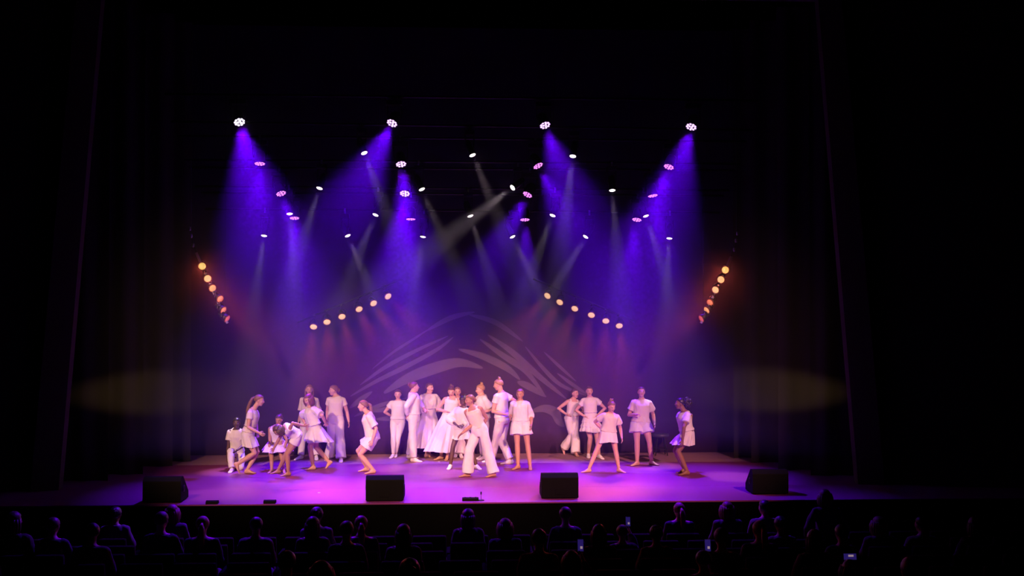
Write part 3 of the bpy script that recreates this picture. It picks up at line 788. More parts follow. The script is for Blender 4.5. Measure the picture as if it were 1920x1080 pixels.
def make_bottom(g, kind, m, root, rng):
    s = g.s
    if kind in ('trousers', 'wide', 'slim', 'shorts', 'looseshorts'):
        mb = MB(); ez = {'trousers': .016, 'wide': .018, 'slim': .006, 'shorts': .014, 'looseshorts': .022}[kind]
        mb.loft(torso_rings(g, [(t, a + ez, b + ez, fo) for t, a, b, fo in [BODY_SPEC[1], BODY_SPEC[2], BODY_SPEC[3], BODY_SPEC[4], (.34, .124, .092, .002)]]), True)
        for q in 'rl':
            a, k, c = g.HJ[q], g.K[q], g.A[q]
            if kind in ('shorts', 'looseshorts'):
                e = g.d.get('short', .58); fl = .030 if kind == 'shorts' else .052
                pts = [lerp(a, g.P, .2) + Vector((0, 0, .03 * s)), a, lerp(a, k, e * .5), lerp(a, k, e)]
                rad = [.085 * s, .098 * s + ez * .6, .092 * s + fl * .7, .080 * s + fl * 1.25]
            else:
                w0, w1, w2 = {'trousers': (.092, .076, .072), 'wide': (.097, .092, .112), 'slim': (.088, .058, .042)}[kind]
                e = .95
                pts = [a, lerp(a, k, .35), lerp(a, k, .75), k, lerp(k, c, .35), lerp(k, c, .7), lerp(k, c, 1.0 if kind == 'wide' else e)]
                rad = [w0 * s * 1.03, w0 * s, lerp(w0, w1, .7) * s, w1 * s, lerp(w1, w2, .35) * s, lerp(w1, w2, .7) * s, w2 * s]
                if kind == 'slim': rad[4] = .060 * s
            mb.tube(pts, rad, 16); mb.ell(pts[1], (rad[1], 0, 0), (0, rad[1], 0), (0, 0, rad[1] * .8), 10, 6)
            if len(pts) > 4: mb.ell(k, (rad[3], 0, 0), (0, rad[3], 0), (0, 0, rad[3]), 12, 7)
        nm = 'shorts' if 'short' in kind else 'trousers'
        return garment(g, nm, mb, m, root, .0115, .002 if kind == 'slim' else .015, 6, rng.random() * 9, 8)
    # skirts: open flared cloth with folds
    L, hemr, nf, amp, name = {'mini': (.30, .255, 9, .012, 'skirt'), 'flare': (.30, .30, 8, .030, 'flared_skirt'), 'tier': (.34, .27, 14, .018, 'tiered_skirt'), 'midi': (.70, .36, 11, .028, 'long_skirt'), 'dress': (.36, .36, 9, .035, 'flared_skirt')}[kind]
    L = g.d.get('sk', L) * g.L; hemr = g.d.get('skr', hemr) * g.L
    w = g.spine(.36); r, f, u = frame(g.spine_dir(.2), g.fh)
    hipc = g.P
    mk = {q: leg_path(g, q) for q in 'rl'}
    def legc(dist):
        pts = []
        for q in 'rl':
            a, k, c = g.HJ[q], g.K[q], g.A[q]; l1 = (k - a).length
            pts.append(lerp(a, k, min(1, dist / l1)) if dist < l1 else lerp(k, c, min(1, (dist - l1) / (c - k).length)))
        return (pts[0] + pts[1]) / 2
    drop = Vector(g.d.get('drop', (0, 0, 0)))
    NJ, NI = 72, 16; rings = []; inner = []
    ph = rng.random() * 6
    for i in range(NI + 1):
        v = i / NI
        if v < .25:
            q = v / .25; c = lerp(w, hipc, q); ra = lerp(.132, .178, q) * s; rb = lerp(.100, .135, q) * s; ax = u
        else:
            q = (v - .25) / .75; lc = legc(L * q); gc = hipc + Vector((0, 0, -1)) * L * q
            c = lerp(gc, lc, .6) + drop * q; ra = lerp(.178 * s, hemr, q ** .85); rb = lerp(.135 * s, hemr * .82, q ** .85); ax = None
        dn = -u if v < .25 else None
        ring = []
        am = amp * max(0, v - .2) / .8
        tier = 0.0
        if kind == 'tier':
            tier = .022 * ((v * 3) % 1.0)
        rr = frame(u, g.fh)[0] if v < .25 else frame(lerp(u, Vector((0, 0, 1)), min(1, (v - .25) * 3)), g.fh)[0]
        ff = frame(u, g.fh)[1] if v < .25 else frame(lerp(u, Vector((0, 0, 1)), min(1, (v - .25) * 3)), g.fh)[1]
        for j in range(NJ):
            p = 2 * math.pi * j / NJ; k = 1 + 0
            dr = am * (math.sin(nf * p + ph) + .5 * math.sin(nf * 1.7 * p + 2 * ph)) + tier
            ring.append(c + rr * (ra + dr) * math.cos(p) + ff * (rb + dr) * math.sin(p) + Vector((0, 0, .012 * v * math.sin(3 * p + ph))))
        rings.append(ring)
    th = .006
    mb = MB(); mb.loft(rings, cap=False)
    cen = [sum(rg, Vector()) / NJ for rg in rings]
    inn = [[p + (cc - p).normalized() * th for p in rg] for rg, cc in zip(rings, cen)]
    mb2 = MB(); n0 = len(mb.v)
    mb.loft([rings[-1], inn[-1]], cap=False); mb.loft(inn, cap=False)
    mb.shift(g.base)
    o = link(name, mb.mesh(name, smooth=True), m, root)
    wb = MB(); ring = [w + r * .136 * s * math.cos(2 * math.pi * j / 24) + f * .104 * s * math.sin(2 * math.pi * j / 24) for j in range(25)]
    wb.tube(ring, [(.012, .006)] * 25, 8).shift(g.base); link('waistband', wb.mesh('waistband', smooth=True), m, o)
    return o
def make_person(d, idx):
    rng = random.Random(100 + idx)
    g = build_fig(d); root = empty('person', g.base); s = g.s; L = g.L
    mb = MB(); ch = .95 if g.H < 1.55 else 1.0
    mb.loft(torso_rings(g, BODY_SPEC), True)
    hb = g.Hd - g.hu * .065 * g.hh - g.hf * .022 * g.hh
    mb.tube([g.N - g.spine_dir(.98) * .03, lerp(g.N, hb, .5), hb, g.Hd], [.058 * s, .048 * s, .048 * s, .045 * s], 12)
    head_pts(g, mb)
    fing = MB()
    for q in 'rl':
        ap = arm_path(g, q); limb(mb, ap, [.050 * s, .046 * s, .041 * s, .036 * s, .038 * s, .031 * s, .024 * s])
        mb.tube([g.spine(.9), g.S[q]], [.07 * s, .052 * s], 12)
        lp = leg_path(g, q); limb(mb, lp, [.088 * s, .082 * s, .064 * s, .053 * s, .054 * s, .045 * s, .034 * s])
        fm = hand(g, q, mb, g.d.get('curl', .45))
        b0 = len(fing.v); fing.v += fm.v; fing.f += [tuple(i + b0 for i in f) for f in fm.f]
        mb.loft(foot_rings(g, q), True)
        # toes
        f, r, u = foot_frame(g, q)
    mb.shift(g.base); fing.shift(g.base)
    me = remesh(mb, 'body', .0095, 3, post=fing)
    sk = d.get('skin', 'fair')
    if d.get('stockings'): pass
    link('body', me, SKIN[sk], root)
    # face
    k = g.hh; P = lambda a, b, e: g.Hd + g.hr * a * k + g.hf * b * k + g.hu * e * k
    for q in (-1, 1):
        eb = MB().ell(P(q * .031, .079, .002), g.hr * .0110 * k, g.hf * .0105 * k, g.hu * .0052 * k, 10, 7).shift(g.base)
        eo = link('eye', eb.mesh('eye', smooth=True), EYEW, root)
        ib = MB().ell(P(q * .031, .0875, .002), g.hr * .0060 * k, g.hf * .004 * k, g.hu * .0050 * k, 8, 6).shift(g.base); link('iris', ib.mesh('iris', smooth=True), EYED, eo)
        bb = MB().tube([P(q * .014, .092, .022), P(q * .030, .090, .027), P(q * .048, .078, .022)], [.0035 * k, .0042 * k, .002 * k], 6).shift(g.base)
        link('eyebrow', bb.mesh('eyebrow', smooth=True), HAIRM['brown'] if d['hair'][1] != 'black' else HAIRM['black'], root)
    lb = MB()
    for e, h in ((-.047, .0045), (-.055, .0055)):
        lb.tube([P(-.022, .072, -.051), P(-.010, .083, e), P(0, .086, e), P(.010, .083, e), P(.022, .072, -.051)], [.002 * k, h * k, h * k, h * k, .002 * k], 6)
    lb.shift(g.base); link('lips', lb.mesh('lips', smooth=True), LIPM if sk in ('fair', 'tan') else LIPD, root)
    hair_style(g, root, d['hair'][0], HAIRM[d['hair'][1]], rng)
    tm = CREAM_CLOTH if d.get('cream') else WHITE_CLOTH
    make_bottom(g, d['bottom'], TULLE if d['bottom'] in ('midi', 'dress') else WHITE_CLOTH, root, rng)
    if d.get('belt'):
        w = g.spine(.33); r, f, u = frame(g.spine_dir(.33), lerp(g.fh, g.fs, .3))
        bb = MB().tube([w + r * .150 * s * math.cos(2 * math.pi * j / 24) + f * .118 * s * math.sin(2 * math.pi * j / 24) for j in range(25)], [(.007, .018)] * 25, 8).shift(g.base)
        link('belt', bb.mesh('belt', smooth=True), BELT, root)
    make_top(g, d['top'], tm, root, rng)
    if d.get('shoes'):
        for q in 'rl':
            sb = MB().loft(foot_rings(g, q, .007), True).shift(g.base)
            link('shoe', remesh(sb, 'shoe', .009, 2), SHOE, root)
    if d.get('ear'):
        for q in (-1, 1):
            eb = MB().ell(P(q * .083, .0, -.045), (.009, 0, 0), (0, .009, 0), (0, 0, .009), 8, 6).shift(g.base); link('earring', eb.mesh('earring', smooth=True), GOLDM, root)
    tag(root, d['label'], 'person', 'dancers on stage')
    return root
A_, B_, C_, D_, E_, F_, G_, H_ = (410, 720), (530, 710), (640, 720), (740, 700), (800, 720), (870, 700), (1030, 715), (1160, 715)
DANCERS = [
 dict(o=A_, g=975, h=1.48, dy=.22, pelvis=(200, 770, -.12), neck=(200, 508, .03), head=(203, 440, .08), yaw=(5, 5), face=(5, 8), skin='dark', hair=('bun', 'black'), top='tee', bottom='trousers', shoes=True, hem=.05,
      arm_r=((100, 680, -.02), (95, 845, .05)), arm_l=((275, 680, .1), (215, 742, .25)),
      leg_r=((150, 755, .6), (150, 955), -5), leg_l=((275, 900, .3), (235, 960, 0), 0, dict(y=-.22, pitch=50)), label='dark-skinned dancer in a white polo shirt kneeling low at the far left'),
 dict(o=A_, g=990, h=1.60, dy=-.12, pelvis=(328, 570), neck=(392, 285), head=(458, 185), yaw=(85, 80), face=(88, 12), hair=('longpony', 'light'), sway=(-.10, 0, .05), top='fitted', cream=True, bottom='mini', belt=True, sk=.26, skr=.20,
      arm_r=((378, 450, .06), (448, 545, .12)), arm_l=((425, 470, -.1), (435, 545, -.05)),
      leg_r=((400, 745, .15), (212, 900), 85, dict(y=.12, pitch=55)), leg_l=((350, 800, .05), (322, 965), 85), label='dancer with a long ponytail and brown belt walking right past the kneeling dancer'),
 dict(o=A_, g=985, h=1.36, dy=.2, pelvis=(655, 640, -.05), neck=(645, 478, .05), head=(680, 405, .1), yaw=(-10, -10), face=(-15, 18), skin='tan', hair=('bun', 'brown'), top='tank', bottom='dress', skr=.37, sk=.33, drop=(.02, 0, .03),
      arm_r=((577, 640, .05), (570, 780, .12)), arm_l=((740, 620, .05), (735, 740, .1)),
      leg_r=((598, 830, .2), (597, 962), -20), leg_l=((725, 830, .2), (735, 962), 15), label='crouching dancer in a flared white dress partly hidden behind the bent-over dancer'),
 dict(o=A_, g=1030, h=1.48, dy=-.1, pelvis=(875, 590, -.05), neck=(738, 492, .10), head=(668, 520, .18), yaw=(-75, -75), face=(-55, 55), skin='tan', hair=('bob', 'brown'), top='fitted', bottom='shorts', short=.34, bend=-.06,
      arm_l=((850, 500, .02), (945, 470, .0)), arm_r=((640, 640, .0), (600, 760, .0)), hand_l=(1, 0, .1),
      leg_l=((805, 770, .1), (785, 995), -70), leg_r=((700, 745, .1), (672, 950), -70), label='dancer bending right over to the left with one arm stretched back'),
 dict(o=B_, g=890, h=1.58, pelvis=(292, 470), neck=(300, 208), head=(300, 125), yaw=(-5, 0), face=(10, 0), hair=('loose', 'light'), top='longtee', cream=True, bottom='trousers', shoes=True,
      arm_r=((200, 390, 0), (180, 480, .05)), arm_l=((400, 390), (395, 480)),
      leg_r=((225, 680), (203, 868), -35), leg_l=((365, 680), (378, 868), 10), label='dancer in a yellowish white shirt standing behind the dancer in the flared skirt'),
 dict(o=B_, g=1015, h=1.60, pelvis=(365, 560), neck=(310, 315), head=(290, 235, .03), yaw=(-65, -60), face=(-35, 25), hair=('bob', 'red'), top='longtee', bottom='flare', skr=.34, sk=.30, drop=(.10, 0, .02), hem=.18,
      arm_l=((440, 420, .12), (482, 500, .0)), arm_r=((250, 430, -.1), (270, 540, -.1)),
      leg_l=((300, 800, .1), (342, 985), -75), leg_r=((410, 800, .1), (520, 935), -75, dict(y=-.1, pitch=40)), label='dancer with auburn hair stepping left in a loose shirt and swinging flared skirt'),
 dict(o=B_, g=915, h=1.63, pelvis=(592, 470), neck=(602, 200), head=(570, 132), yaw=(0, 5), face=(-70, 5), hair=('lowbun', 'light'), top='fitted', cream=True, bottom='wide', shoes=True, hem=.22,
      arm_r=((505, 365), (500, 465)), arm_l=((722, 370), (743, 485)),
      leg_r=((545, 670, .02), (520, 870), -15), leg_l=((645, 680, .02), (657, 892), 5), label='dancer in cream shirt and wide trousers looking left, right arm side of the standing pair'),
 dict(o=C_, g=1000, h=1.60, pelvis=(345, 610), neck=(292, 325), head=(243, 248), yaw=(-85, -80), face=(-85, 5), skin='fair', hair=('longpony', 'light'), top='longtee', cream=True, bottom='looseshorts', short=.55, hem=-.05, bend=-.02,
      arm_l=((368, 500, .05), (350, 630, .1)), arm_r=((330, 500, -.1), (320, 610, -.1)),
      leg_l=((225, 755, .2), (358, 965), -65), leg_r=((175, 722, .2), (288, 940), -75), label='girl with a long ponytail crouching with bent knees, facing left'),
 dict(o=C_, g=815, h=1.50, pelvis=(636, 418), neck=(640, 185), head=(636, 118), yaw=(-5, 0), face=(0, 5), hair=('bun', 'brown'), top='fitted', bottom='slim', shoes=True, build=1.06,
      arm_r=((522, 290, -.05), (570, 365, -.18)), arm_l=((735, 290, -.05), (700, 365, -.18)),
      leg_r=((590, 620), (585, 790), -20), leg_l=((645, 600), (612, 780), 0), label='dancer in fitted top and slim white trousers with hands behind her back'),
 dict(o=D_, g=985, h=1.68, pelvis=(213, 505), neck=(205, 215), head=(222, 155), yaw=(75, 95), face=(100, 0), hair=('bun', 'red'), top='cardigan', bottom='trousers', shoes=True, build=1.04,
      arm_r=((150, 390, .05), (140, 470, -.02)), arm_l=((290, 350, -.1), (330, 400, -.05)),
      leg_r=((225, 720), (212, 955), 75), leg_l=((190, 720), (168, 915), 80), label='dancer with an auburn bun in white cardigan and trousers, side on, facing right'),
 dict(o=D_, g=935, h=1.63, dy=.1, pelvis=(385, 480), neck=(385, 232), head=(395, 165), yaw=(25, 20), face=(45, 2), hair=('lowbun', 'brown'), top='blouse', bottom='midi', sk=.72, skr=.36,
      arm_r=((300, 370), (335, 425, .15)), arm_l=((490, 350), (490, 410, .12)),
      leg_r=((370, 700), (360, 908), 70), leg_l=((400, 700), (385, 905), 70), label='dancer in a puffed white blouse and long tulle skirt looking right'),
 dict(o=D_, g=955, h=1.61, dy=-.18, pelvis=(610, 505), neck=(650, 268), head=(638, 205, .03), yaw=(0, 0), face=(-5, 22), hair=('topbun', 'brown'), top='tank', bottom='midi', sk=.74, skr=.37, drop=(-.12, 0, 0),
      arm_r=((508, 370, .0), (590, 432, .1)), arm_l=((750, 370), (700, 440, .1)),
      leg_r=((560, 720), (522, 930), -60), leg_l=((620, 720), (590, 935), -10), label='dancer in a tank top and long white skirt looking down, hand on her hip'),
 dict(o=D_, g=915, h=1.55, dy=-.12, pelvis=(720, 480), neck=(712, 272), head=(706, 210), yaw=(0, 0), face=(5, 0), hair=('bun', 'light'), top='tee', bottom='wide', shoes=True,
      arm_r=((650, 370), (650, 460)), arm_l=((780, 370), (785, 460)),
      leg_r=((700, 690), (690, 900), -10), leg_l=((745, 690), (740, 905), 10), label='dancer mostly hidden behind, only the pale face showing beside the long-skirted dancer'),
 dict(o=E_, g=940, h=1.52, pelvis=(395, 520), neck=(405, 262), head=(412, 190), yaw=(-40, -40), face=(-30, 30), skin='dark', hair=('bun', 'black'), top='blouse', bottom='mini', sk=.20, skr=.24, hem=.05,
      arm_l=((440, 390), (400, 470, .15)), arm_r=((275, 390, .05), (325, 450, .2)),
      leg_r=((310, 740), (268, 912), -15), leg_l=((470, 740), (560, 915), 30), shoes=True, label='dark-legged dancer in a loose blouse stooping behind the front dancer in wide trousers'),
 dict(o=E_, g=1035, h=1.64, pelvis=(598, 545), neck=(515, 258), head=(484, 185), yaw=(-35, -20), face=(-58, 8), skin='tan', hair=('lowbun', 'light'), top='tank', cream=True, bottom='wide',
      arm_r=((480, 450, .08), (402, 552, .15)), arm_l=((655, 400, -.15), (610, 500, -.22)),
      leg_r=((490, 780, .08), (462, 1000), -80), leg_l=((670, 780, .08), (752, 1000), -60), label='front dancer in cream tank top and wide trousers striding with her arm hanging forward'),
 dict(o=F_, g=975, h=1.66, pelvis=(215, 500), neck=(200, 245), head=(182, 185), yaw=(-70, -70), face=(-75, 10), hair=('topbun', 'blond'), top='longtee', bottom='trousers', shoes=True,
      arm_l=((262, 390, .05), (195, 440, .1)), arm_r=((190, 390), (180, 440)),
      leg_l=((235, 730), (240, 930), -60), leg_r=((225, 730), (215, 920), -60), label='dancer with a high blond bun behind the front dancer, arms folded'),
 dict(o=F_, g=1015, h=1.80, pelvis=(432, 530), neck=(415, 215), head=(385, 130), yaw=(-115, -125), face=(-95, 14), hair=('topbun', 'blond'), top='fitted', bottom='trousers', shoes=True, build=1.04,
      arm_l=((358, 390, .02), (462, 460, .10)), arm_r=((545, 330, -.02), (530, 440, .06)), hand_l=(1, -.2, .1),
      leg_l=((375, 770), (312, 955), -85), leg_r=((480, 780), (520, 975), -75), label='tallest dancer, back half turned, striding left with a hand behind the back'),
 dict(o=F_, g=1062, h=1.63, pelvis=(638, 560), neck=(632, 308), head=(630, 238), yaw=(-5, -5), face=(-15, 5), skin='tan', hair=('bun', 'light'), top='sweater', bottom='looseshorts', short=.56, hem=.12,
      arm_r=((535, 430), (520, 500, .1)), arm_l=((745, 450), (757, 580)),
      leg_r=((600, 850, .05), (608, 1035), -45), leg_l=((722, 850, .05), (744, 1035), 0), label='dancer in a pale sweater and loose shorts standing square to the front'),
 dict(o=G_, g=825, h=1.52, pelvis=(250, 425), neck=(270, 200), head=(288, 138), yaw=(30, 20), face=(35, 0), hair=('lowbun', 'brown'), top='tank', bottom='wide',
      arm_r=((122, 325, -.02), (190, 370, .05)), arm_l=((365, 330), (330, 380, .05)),
      leg_r=((290, 625, .1), (165, 750), 60, dict(y=-.12, pitch=60)), leg_l=((285, 620, .05), (300, 805), 10), label='dancer in sleeveless top and trousers crossing one foot behind, hand on hip'),
 dict(o=G_, g=855, h=1.57, pelvis=(465, 440), neck=(455, 180), head=(450, 112), yaw=(0, 0), face=(0, 2), hair=('bun', 'brown'), top='fitted', bottom='tier', sk=.26, skr=.27, shoes=True, hem=.36,
      arm_r=((328, 330, -.02), (395, 395, .05)), arm_l=((612, 315, -.02), (545, 380, .05)),
      leg_r=((455, 660), (440, 815), -5), leg_l=((535, 660), (560, 830), 25), label='dancer in a ruffled tiered white skirt with both hands on her hips'),
 dict(o=G_, g=1015, h=1.50, pelvis=(665, 565), neck=(692, 355), head=(700, 285, .04), yaw=(5, 10), face=(20, 22), hair=('topbun', 'light'), top='tee', cream=True, bottom='mini', sk=.24, skr=.23, hem=.02,
      arm_l=((795, 520), (815, 635, .08)), arm_r=((545, 450, -.12), (590, 540, -.2)),
      leg_r=((530, 830), (445, 985), -80), leg_l=((745, 840), (782, 985), 50), label='girl in shirt and short skirt with feet planted wide, looking down'),
 dict(o=H_, g=935, h=1.65, pelvis=(247, 470), neck=(260, 205), head=(255, 122), yaw=(0, -5), face=(0, -6), hair=('bun', 'brown'), top='tee', cream=True, bottom='looseshorts', short=.50, hem=.08, build=1.06,
      arm_r=((125, 345, -.04), (195, 375, .18)), arm_l=((385, 385), (403, 480, .05)),
      leg_r=((205, 710), (208, 905), -55), leg_l=((350, 710), (368, 900), 55), label='barefoot dancer in cream shirt and loose shorts, one hand at the waist'),
 dict(o=H_, g=1040, h=1.69, pelvis=(768, 580), neck=(738, 340), head=(690, 250), yaw=(-85, -75), face=(-88, 2), skin='brown', hair=('puff', 'black'), ear=True, top='tee', bottom='flare', sk=.24, skr=.26, drop=(-.02, 0, 0), hem=.12,
      arm_l=((748, 520, .08), (718, 660, .14)), arm_r=((830, 420, -.2), (800, 520, -.2)),
      leg_l=((690, 765, .2), (768, 1010), -75), leg_r=((630, 755, .2), (742, 985), -75), label='brown-skinned girl with a curly ponytail crouching at the right, facing left'),
]
DANCERS[6]['label'] = 'standing dancer in cream top and wide trousers looking left, arms loose'
for i, d in enumerate(DANCERS): make_person(d, i)
# ================================================================== THINGS ON THE STAGE
GRILLE = mat('black_speaker_grille', (0.006, 0.006, 0.006), 0.8, 0.0, bump=0.4, scale=300, spec=0.05)
CABM = mat('black_textured_paint', (0.006, 0.0055, 0.0055), 0.8, bump=0.3, scale=250, spec=0.08)
def wedge(px, py, label):
    b = at_z(px, py, 0.0); b.y = max(b.y, 0.10)
    t = empty('stage_monitor', (b.x, b.y, 0.0))
    W = .64
    prof = [(0, .015), (0, .36), (.06, .43), (.16, .43), (.50, .13), (.50, .015)]
    link('cabinet', MB().prism(prof, 'x', W).mesh('cabinet', .012), CABM, t)
    # sloping grille on the performers' side
    d = Vector((0, .34, -.30)).normalized(); n = Vector((0, .30, .34)).normalized()
    M = Matrix((Vector((1, 0, 0)), d, n)).transposed()
    link('grille', MB().box(Vector((0, .33, .28)) + n * .008, W - .06, .40, .014, M).mesh('grille', .004), GRILLE, t)
    for s in (-1, 1):
        h = link('handle_cup', MB().lathe([(.055, 0), (.055, .012), (.042, .012), (.040, .002)], c=(s * W / 2, .17, .22), M=basis((s, 0, 0)), n=18).mesh('handle_cup', smooth=False), METAL, t)
        link('grip', MB().tube([(s * (W / 2 + .006), .17, .175), (s * (W / 2 + .006), .17, .265)], .010, 8).mesh('grip'), METAL, h)
    for x in (-.26, .26):
        for y in (.05, .44): link('rubber_foot', MB().lathe([(.018, 0), (.020, .016)], c=(x, y, 0), n=10).mesh('rubber_foot'), METAL, t)
    link('connector_plate', MB().box((0, -.003, .12), .16, .008, .09).mesh('connector_plate', .003), CABM, t)
    tag(t, label, 'loudspeaker', 'stage monitor wedges')
wedge(303, 943.5, 'black monitor wedge at the stage edge, the one furthest left')
wedge(721, 940.5, 'black monitor wedge at the stage edge, left of the floor microphone')
wedge(1050, 935.5, 'black monitor wedge at the stage edge, right of the floor microphone')
wedge(1445, 927.5, 'black monitor wedge at the stage edge, the one furthest right')
b = at_z(882, 938.5, 0.0); b.y = max(b.y, .06)
t = empty('floor_box', (b.x, b.y, 0))
link('housing', MB().box((0, 0, .025), .28, .12, .05).mesh('housing', .01), CABM, t)
for x in (-.09, 0, .09): link('socket', MB().lathe([(.016, 0), (.016, .012), (.010, .012)], c=(x, 0, .049), n=12).mesh('socket'), METAL, t)
tag(t, 'low black connection box at the stage edge between the two middle monitors', 'box')
b = at_z(902, 938.5, 0.0); b.y = max(b.y, .06)
t = empty('floor_microphone', (b.x, b.y, 0))
link('base', MB().lathe([(.055, 0), (.055, .012), (.02, .022), (.006, .026)], n=20).mesh('base', smooth=True), METAL, t)
link('stem', MB().tube([(0, 0, .02), (0, 0, .105)], .005, 8).mesh('stem'), METAL, t)
mc = link('capsule', MB().lathe([(.008, .10), (.013, .115), (.014, .14), (.009, .15), (.002, .153)], n=12).mesh('capsule', smooth=True), METAL, t)
tag(t, 'small upright microphone on a thin stem at the stage edge', 'microphone')
for px, py, lab in ((398, 944.5, 'small flat black footlight box at the stage edge, nearer the left monitor'), (506, 943.5, 'small flat black footlight box at the stage edge, further from the left monitor')):
    b = at_z(px, py, 0.0); b.y = max(b.y, .05)
    t = empty('footlight_box', (b.x, b.y, 0))
    link('housing', MB().prism([(-.06, 0), (-.05, .045), (-.01, .06), (.05, .05), (.06, 0)], 'x', .2).mesh('housing', .006), CABM, t)
    link('lens_slot', MB().box((0, .062, .025), .14, .006, .02).mesh('lens_slot'), METAL, t)
    tag(t, lab, 'box', 'footlight boxes')
TAPE = mat('white_gaffer_tape', (0.8, 0.78, 0.75), 0.6)
for px, py, lab in ((598, 924, 'tiny white tape mark on the purple floor left of centre'), (823, 866, 'tiny white scrap on the floor by the long-skirted dancers')):
    b = at_z(px, py, 0.0)
    t = link('tape_mark', MB().loft([[Vector((x, y, z)) for x, y in ((-.022, -.03), (.02, -.034), (.026, .028), (-.018, .034))] for z in (0.0005, .003)]).mesh('tape_mark'), TAPE, None, b)
    tag(t, lab, 'tape', 'marks on the floor')
# dark stool by the backdrop
LEATHER = mat('black_vinyl_upholstery', (0.05, 0.05, 0.055), 0.4)
b = at_z(1229, 846, 0.0)
t = empty('stool', (b.x, min(b.y, 5.6), 0))
link('seat', MB().lathe([(.14, .40), (.18, .41), (.195, .44), (.185, .475), (.10, .485), (.004, .487)], n=24).mesh('seat', smooth=True), LEATHER, t)
for a in range(4):
    an = R(45 + 90 * a); v = Vector((math.cos(an), math.sin(an), 0))
    link('leg', MB().tube([v * .10 + Vector((0, 0, .41)), v * .19], .013, 8).mesh('leg'), METAL, t)
link('foot_ring', MB().tube([Vector((math.cos(R(q * 15)) * .162, math.sin(R(q * 15)) * .162, .14)) for q in range(25)], .008, 6).mesh('foot_ring'), METAL, t)
tag(t, 'dim dark stool in the gloom behind the dancer in loose shorts', 'stool')
# ================================================================== AUDIENCE (seen from behind in the dark)
DARKC = [mat('dark_jacket_%d' % i, c, .9) for i, c in enumerate([(.05, .05, .06), (.10, .09, .10), (.06, .03, .04), (.14, .13, .13), (.03, .035, .05)])]
DENIM = mat('dark_denim', (.03, .035, .06), .9)
SEATM = mat('dark_red_plush', (.022, .008, .010), .95, spec=.05)
SHOEB = mat('black_shoe', (.02, .02, .02), .5)
def seated(H, headyaw, armmode, stand=False):
    g = Fig(); g.d = dict(curl=.7); g.H = H; g.L = g.s = H / 1.7; L = g.L; g.base = Vector((0, 0, 0))
    pz = .56 * L if not stand else .90 * L
    g.P = Vector((0, -.02, pz)); g.N = Vector((0, -.06, pz + .49 * L)) if not stand else Vector((0, 0, pz + .50 * L)); g.Hd = g.N + Vector((0, .035, .145 * L))
    f = Vector((0, 1, 0)); g.fh = g.fs = f
    mid = (g.P + g.N) / 2 + Vector((0, -.02, 0)); u = g.N - g.P; g.u = u.normalized()
    def spine(t):
        if t < 0: return g.P + (mid - g.P).normalized() * u.length * t * .7
        if t > 1: return g.N + (g.Hd - g.N).normalized() * u.length * (t - 1)
        return lerp(lerp(g.P, mid, t), lerp(mid, g.N, t), t)
    g.spine = spine; g.spine_dir = lambda t: (spine(min(1.1, t + .04)) - spine(max(-.2, t - .04))).normalized()
    g.rh = g.rs = Vector((1, 0, 0)); sh = .155 * L
    g.S = {'r': g.N + Vector((sh, 0, -.06 * L)), 'l': g.N + Vector((-sh, 0, -.06 * L))}
    g.HJ = {'r': g.P + Vector((.085 * L, 0, 0)), 'l': g.P - Vector((.085 * L, 0, 0))}
    g.E, g.W, g.K, g.A, g.foot = {}, {}, {}, {}, {}
    for q, s in (('r', 1), ('l', -1)):
        if armmode == 'phone' and q == 'r': W = Vector((.17, .33, pz + .56 * L)); hint = Vector((.32, .2, pz + .1))
        elif stand: W = Vector((s * .24, .05, pz - .03)); hint = Vector((s * .3, -.1, pz + .3))
        else: W = Vector((s * .09, .30 * L, pz + .10 * L)); hint = Vector((s * .34, -.1, pz + .1))
        g.W[q] = W; g.E[q] = ik(g.S[q], W, .172 * H, .15 * H, hint)
        A = Vector((s * .11, .46 * L, .078 * L)) if not stand else Vector((s * .10, 0, .078 * L))
        g.A[q] = A; g.K[q] = ik(g.HJ[q], A, .243 * H, .246 * H, Vector((s * .12, 1.0, 1.2 if not stand else .5)))
        g.foot[q] = (180 - s * 8, 0)
    f = yawvec(180 + headyaw); r0 = f.cross(Vector((0, 0, 1)))
    g.hf, g.hr, g.hu = f, r0, Vector((0, 0, 1)); g.hh = (.15 + .045 * H) / .2265
    return g
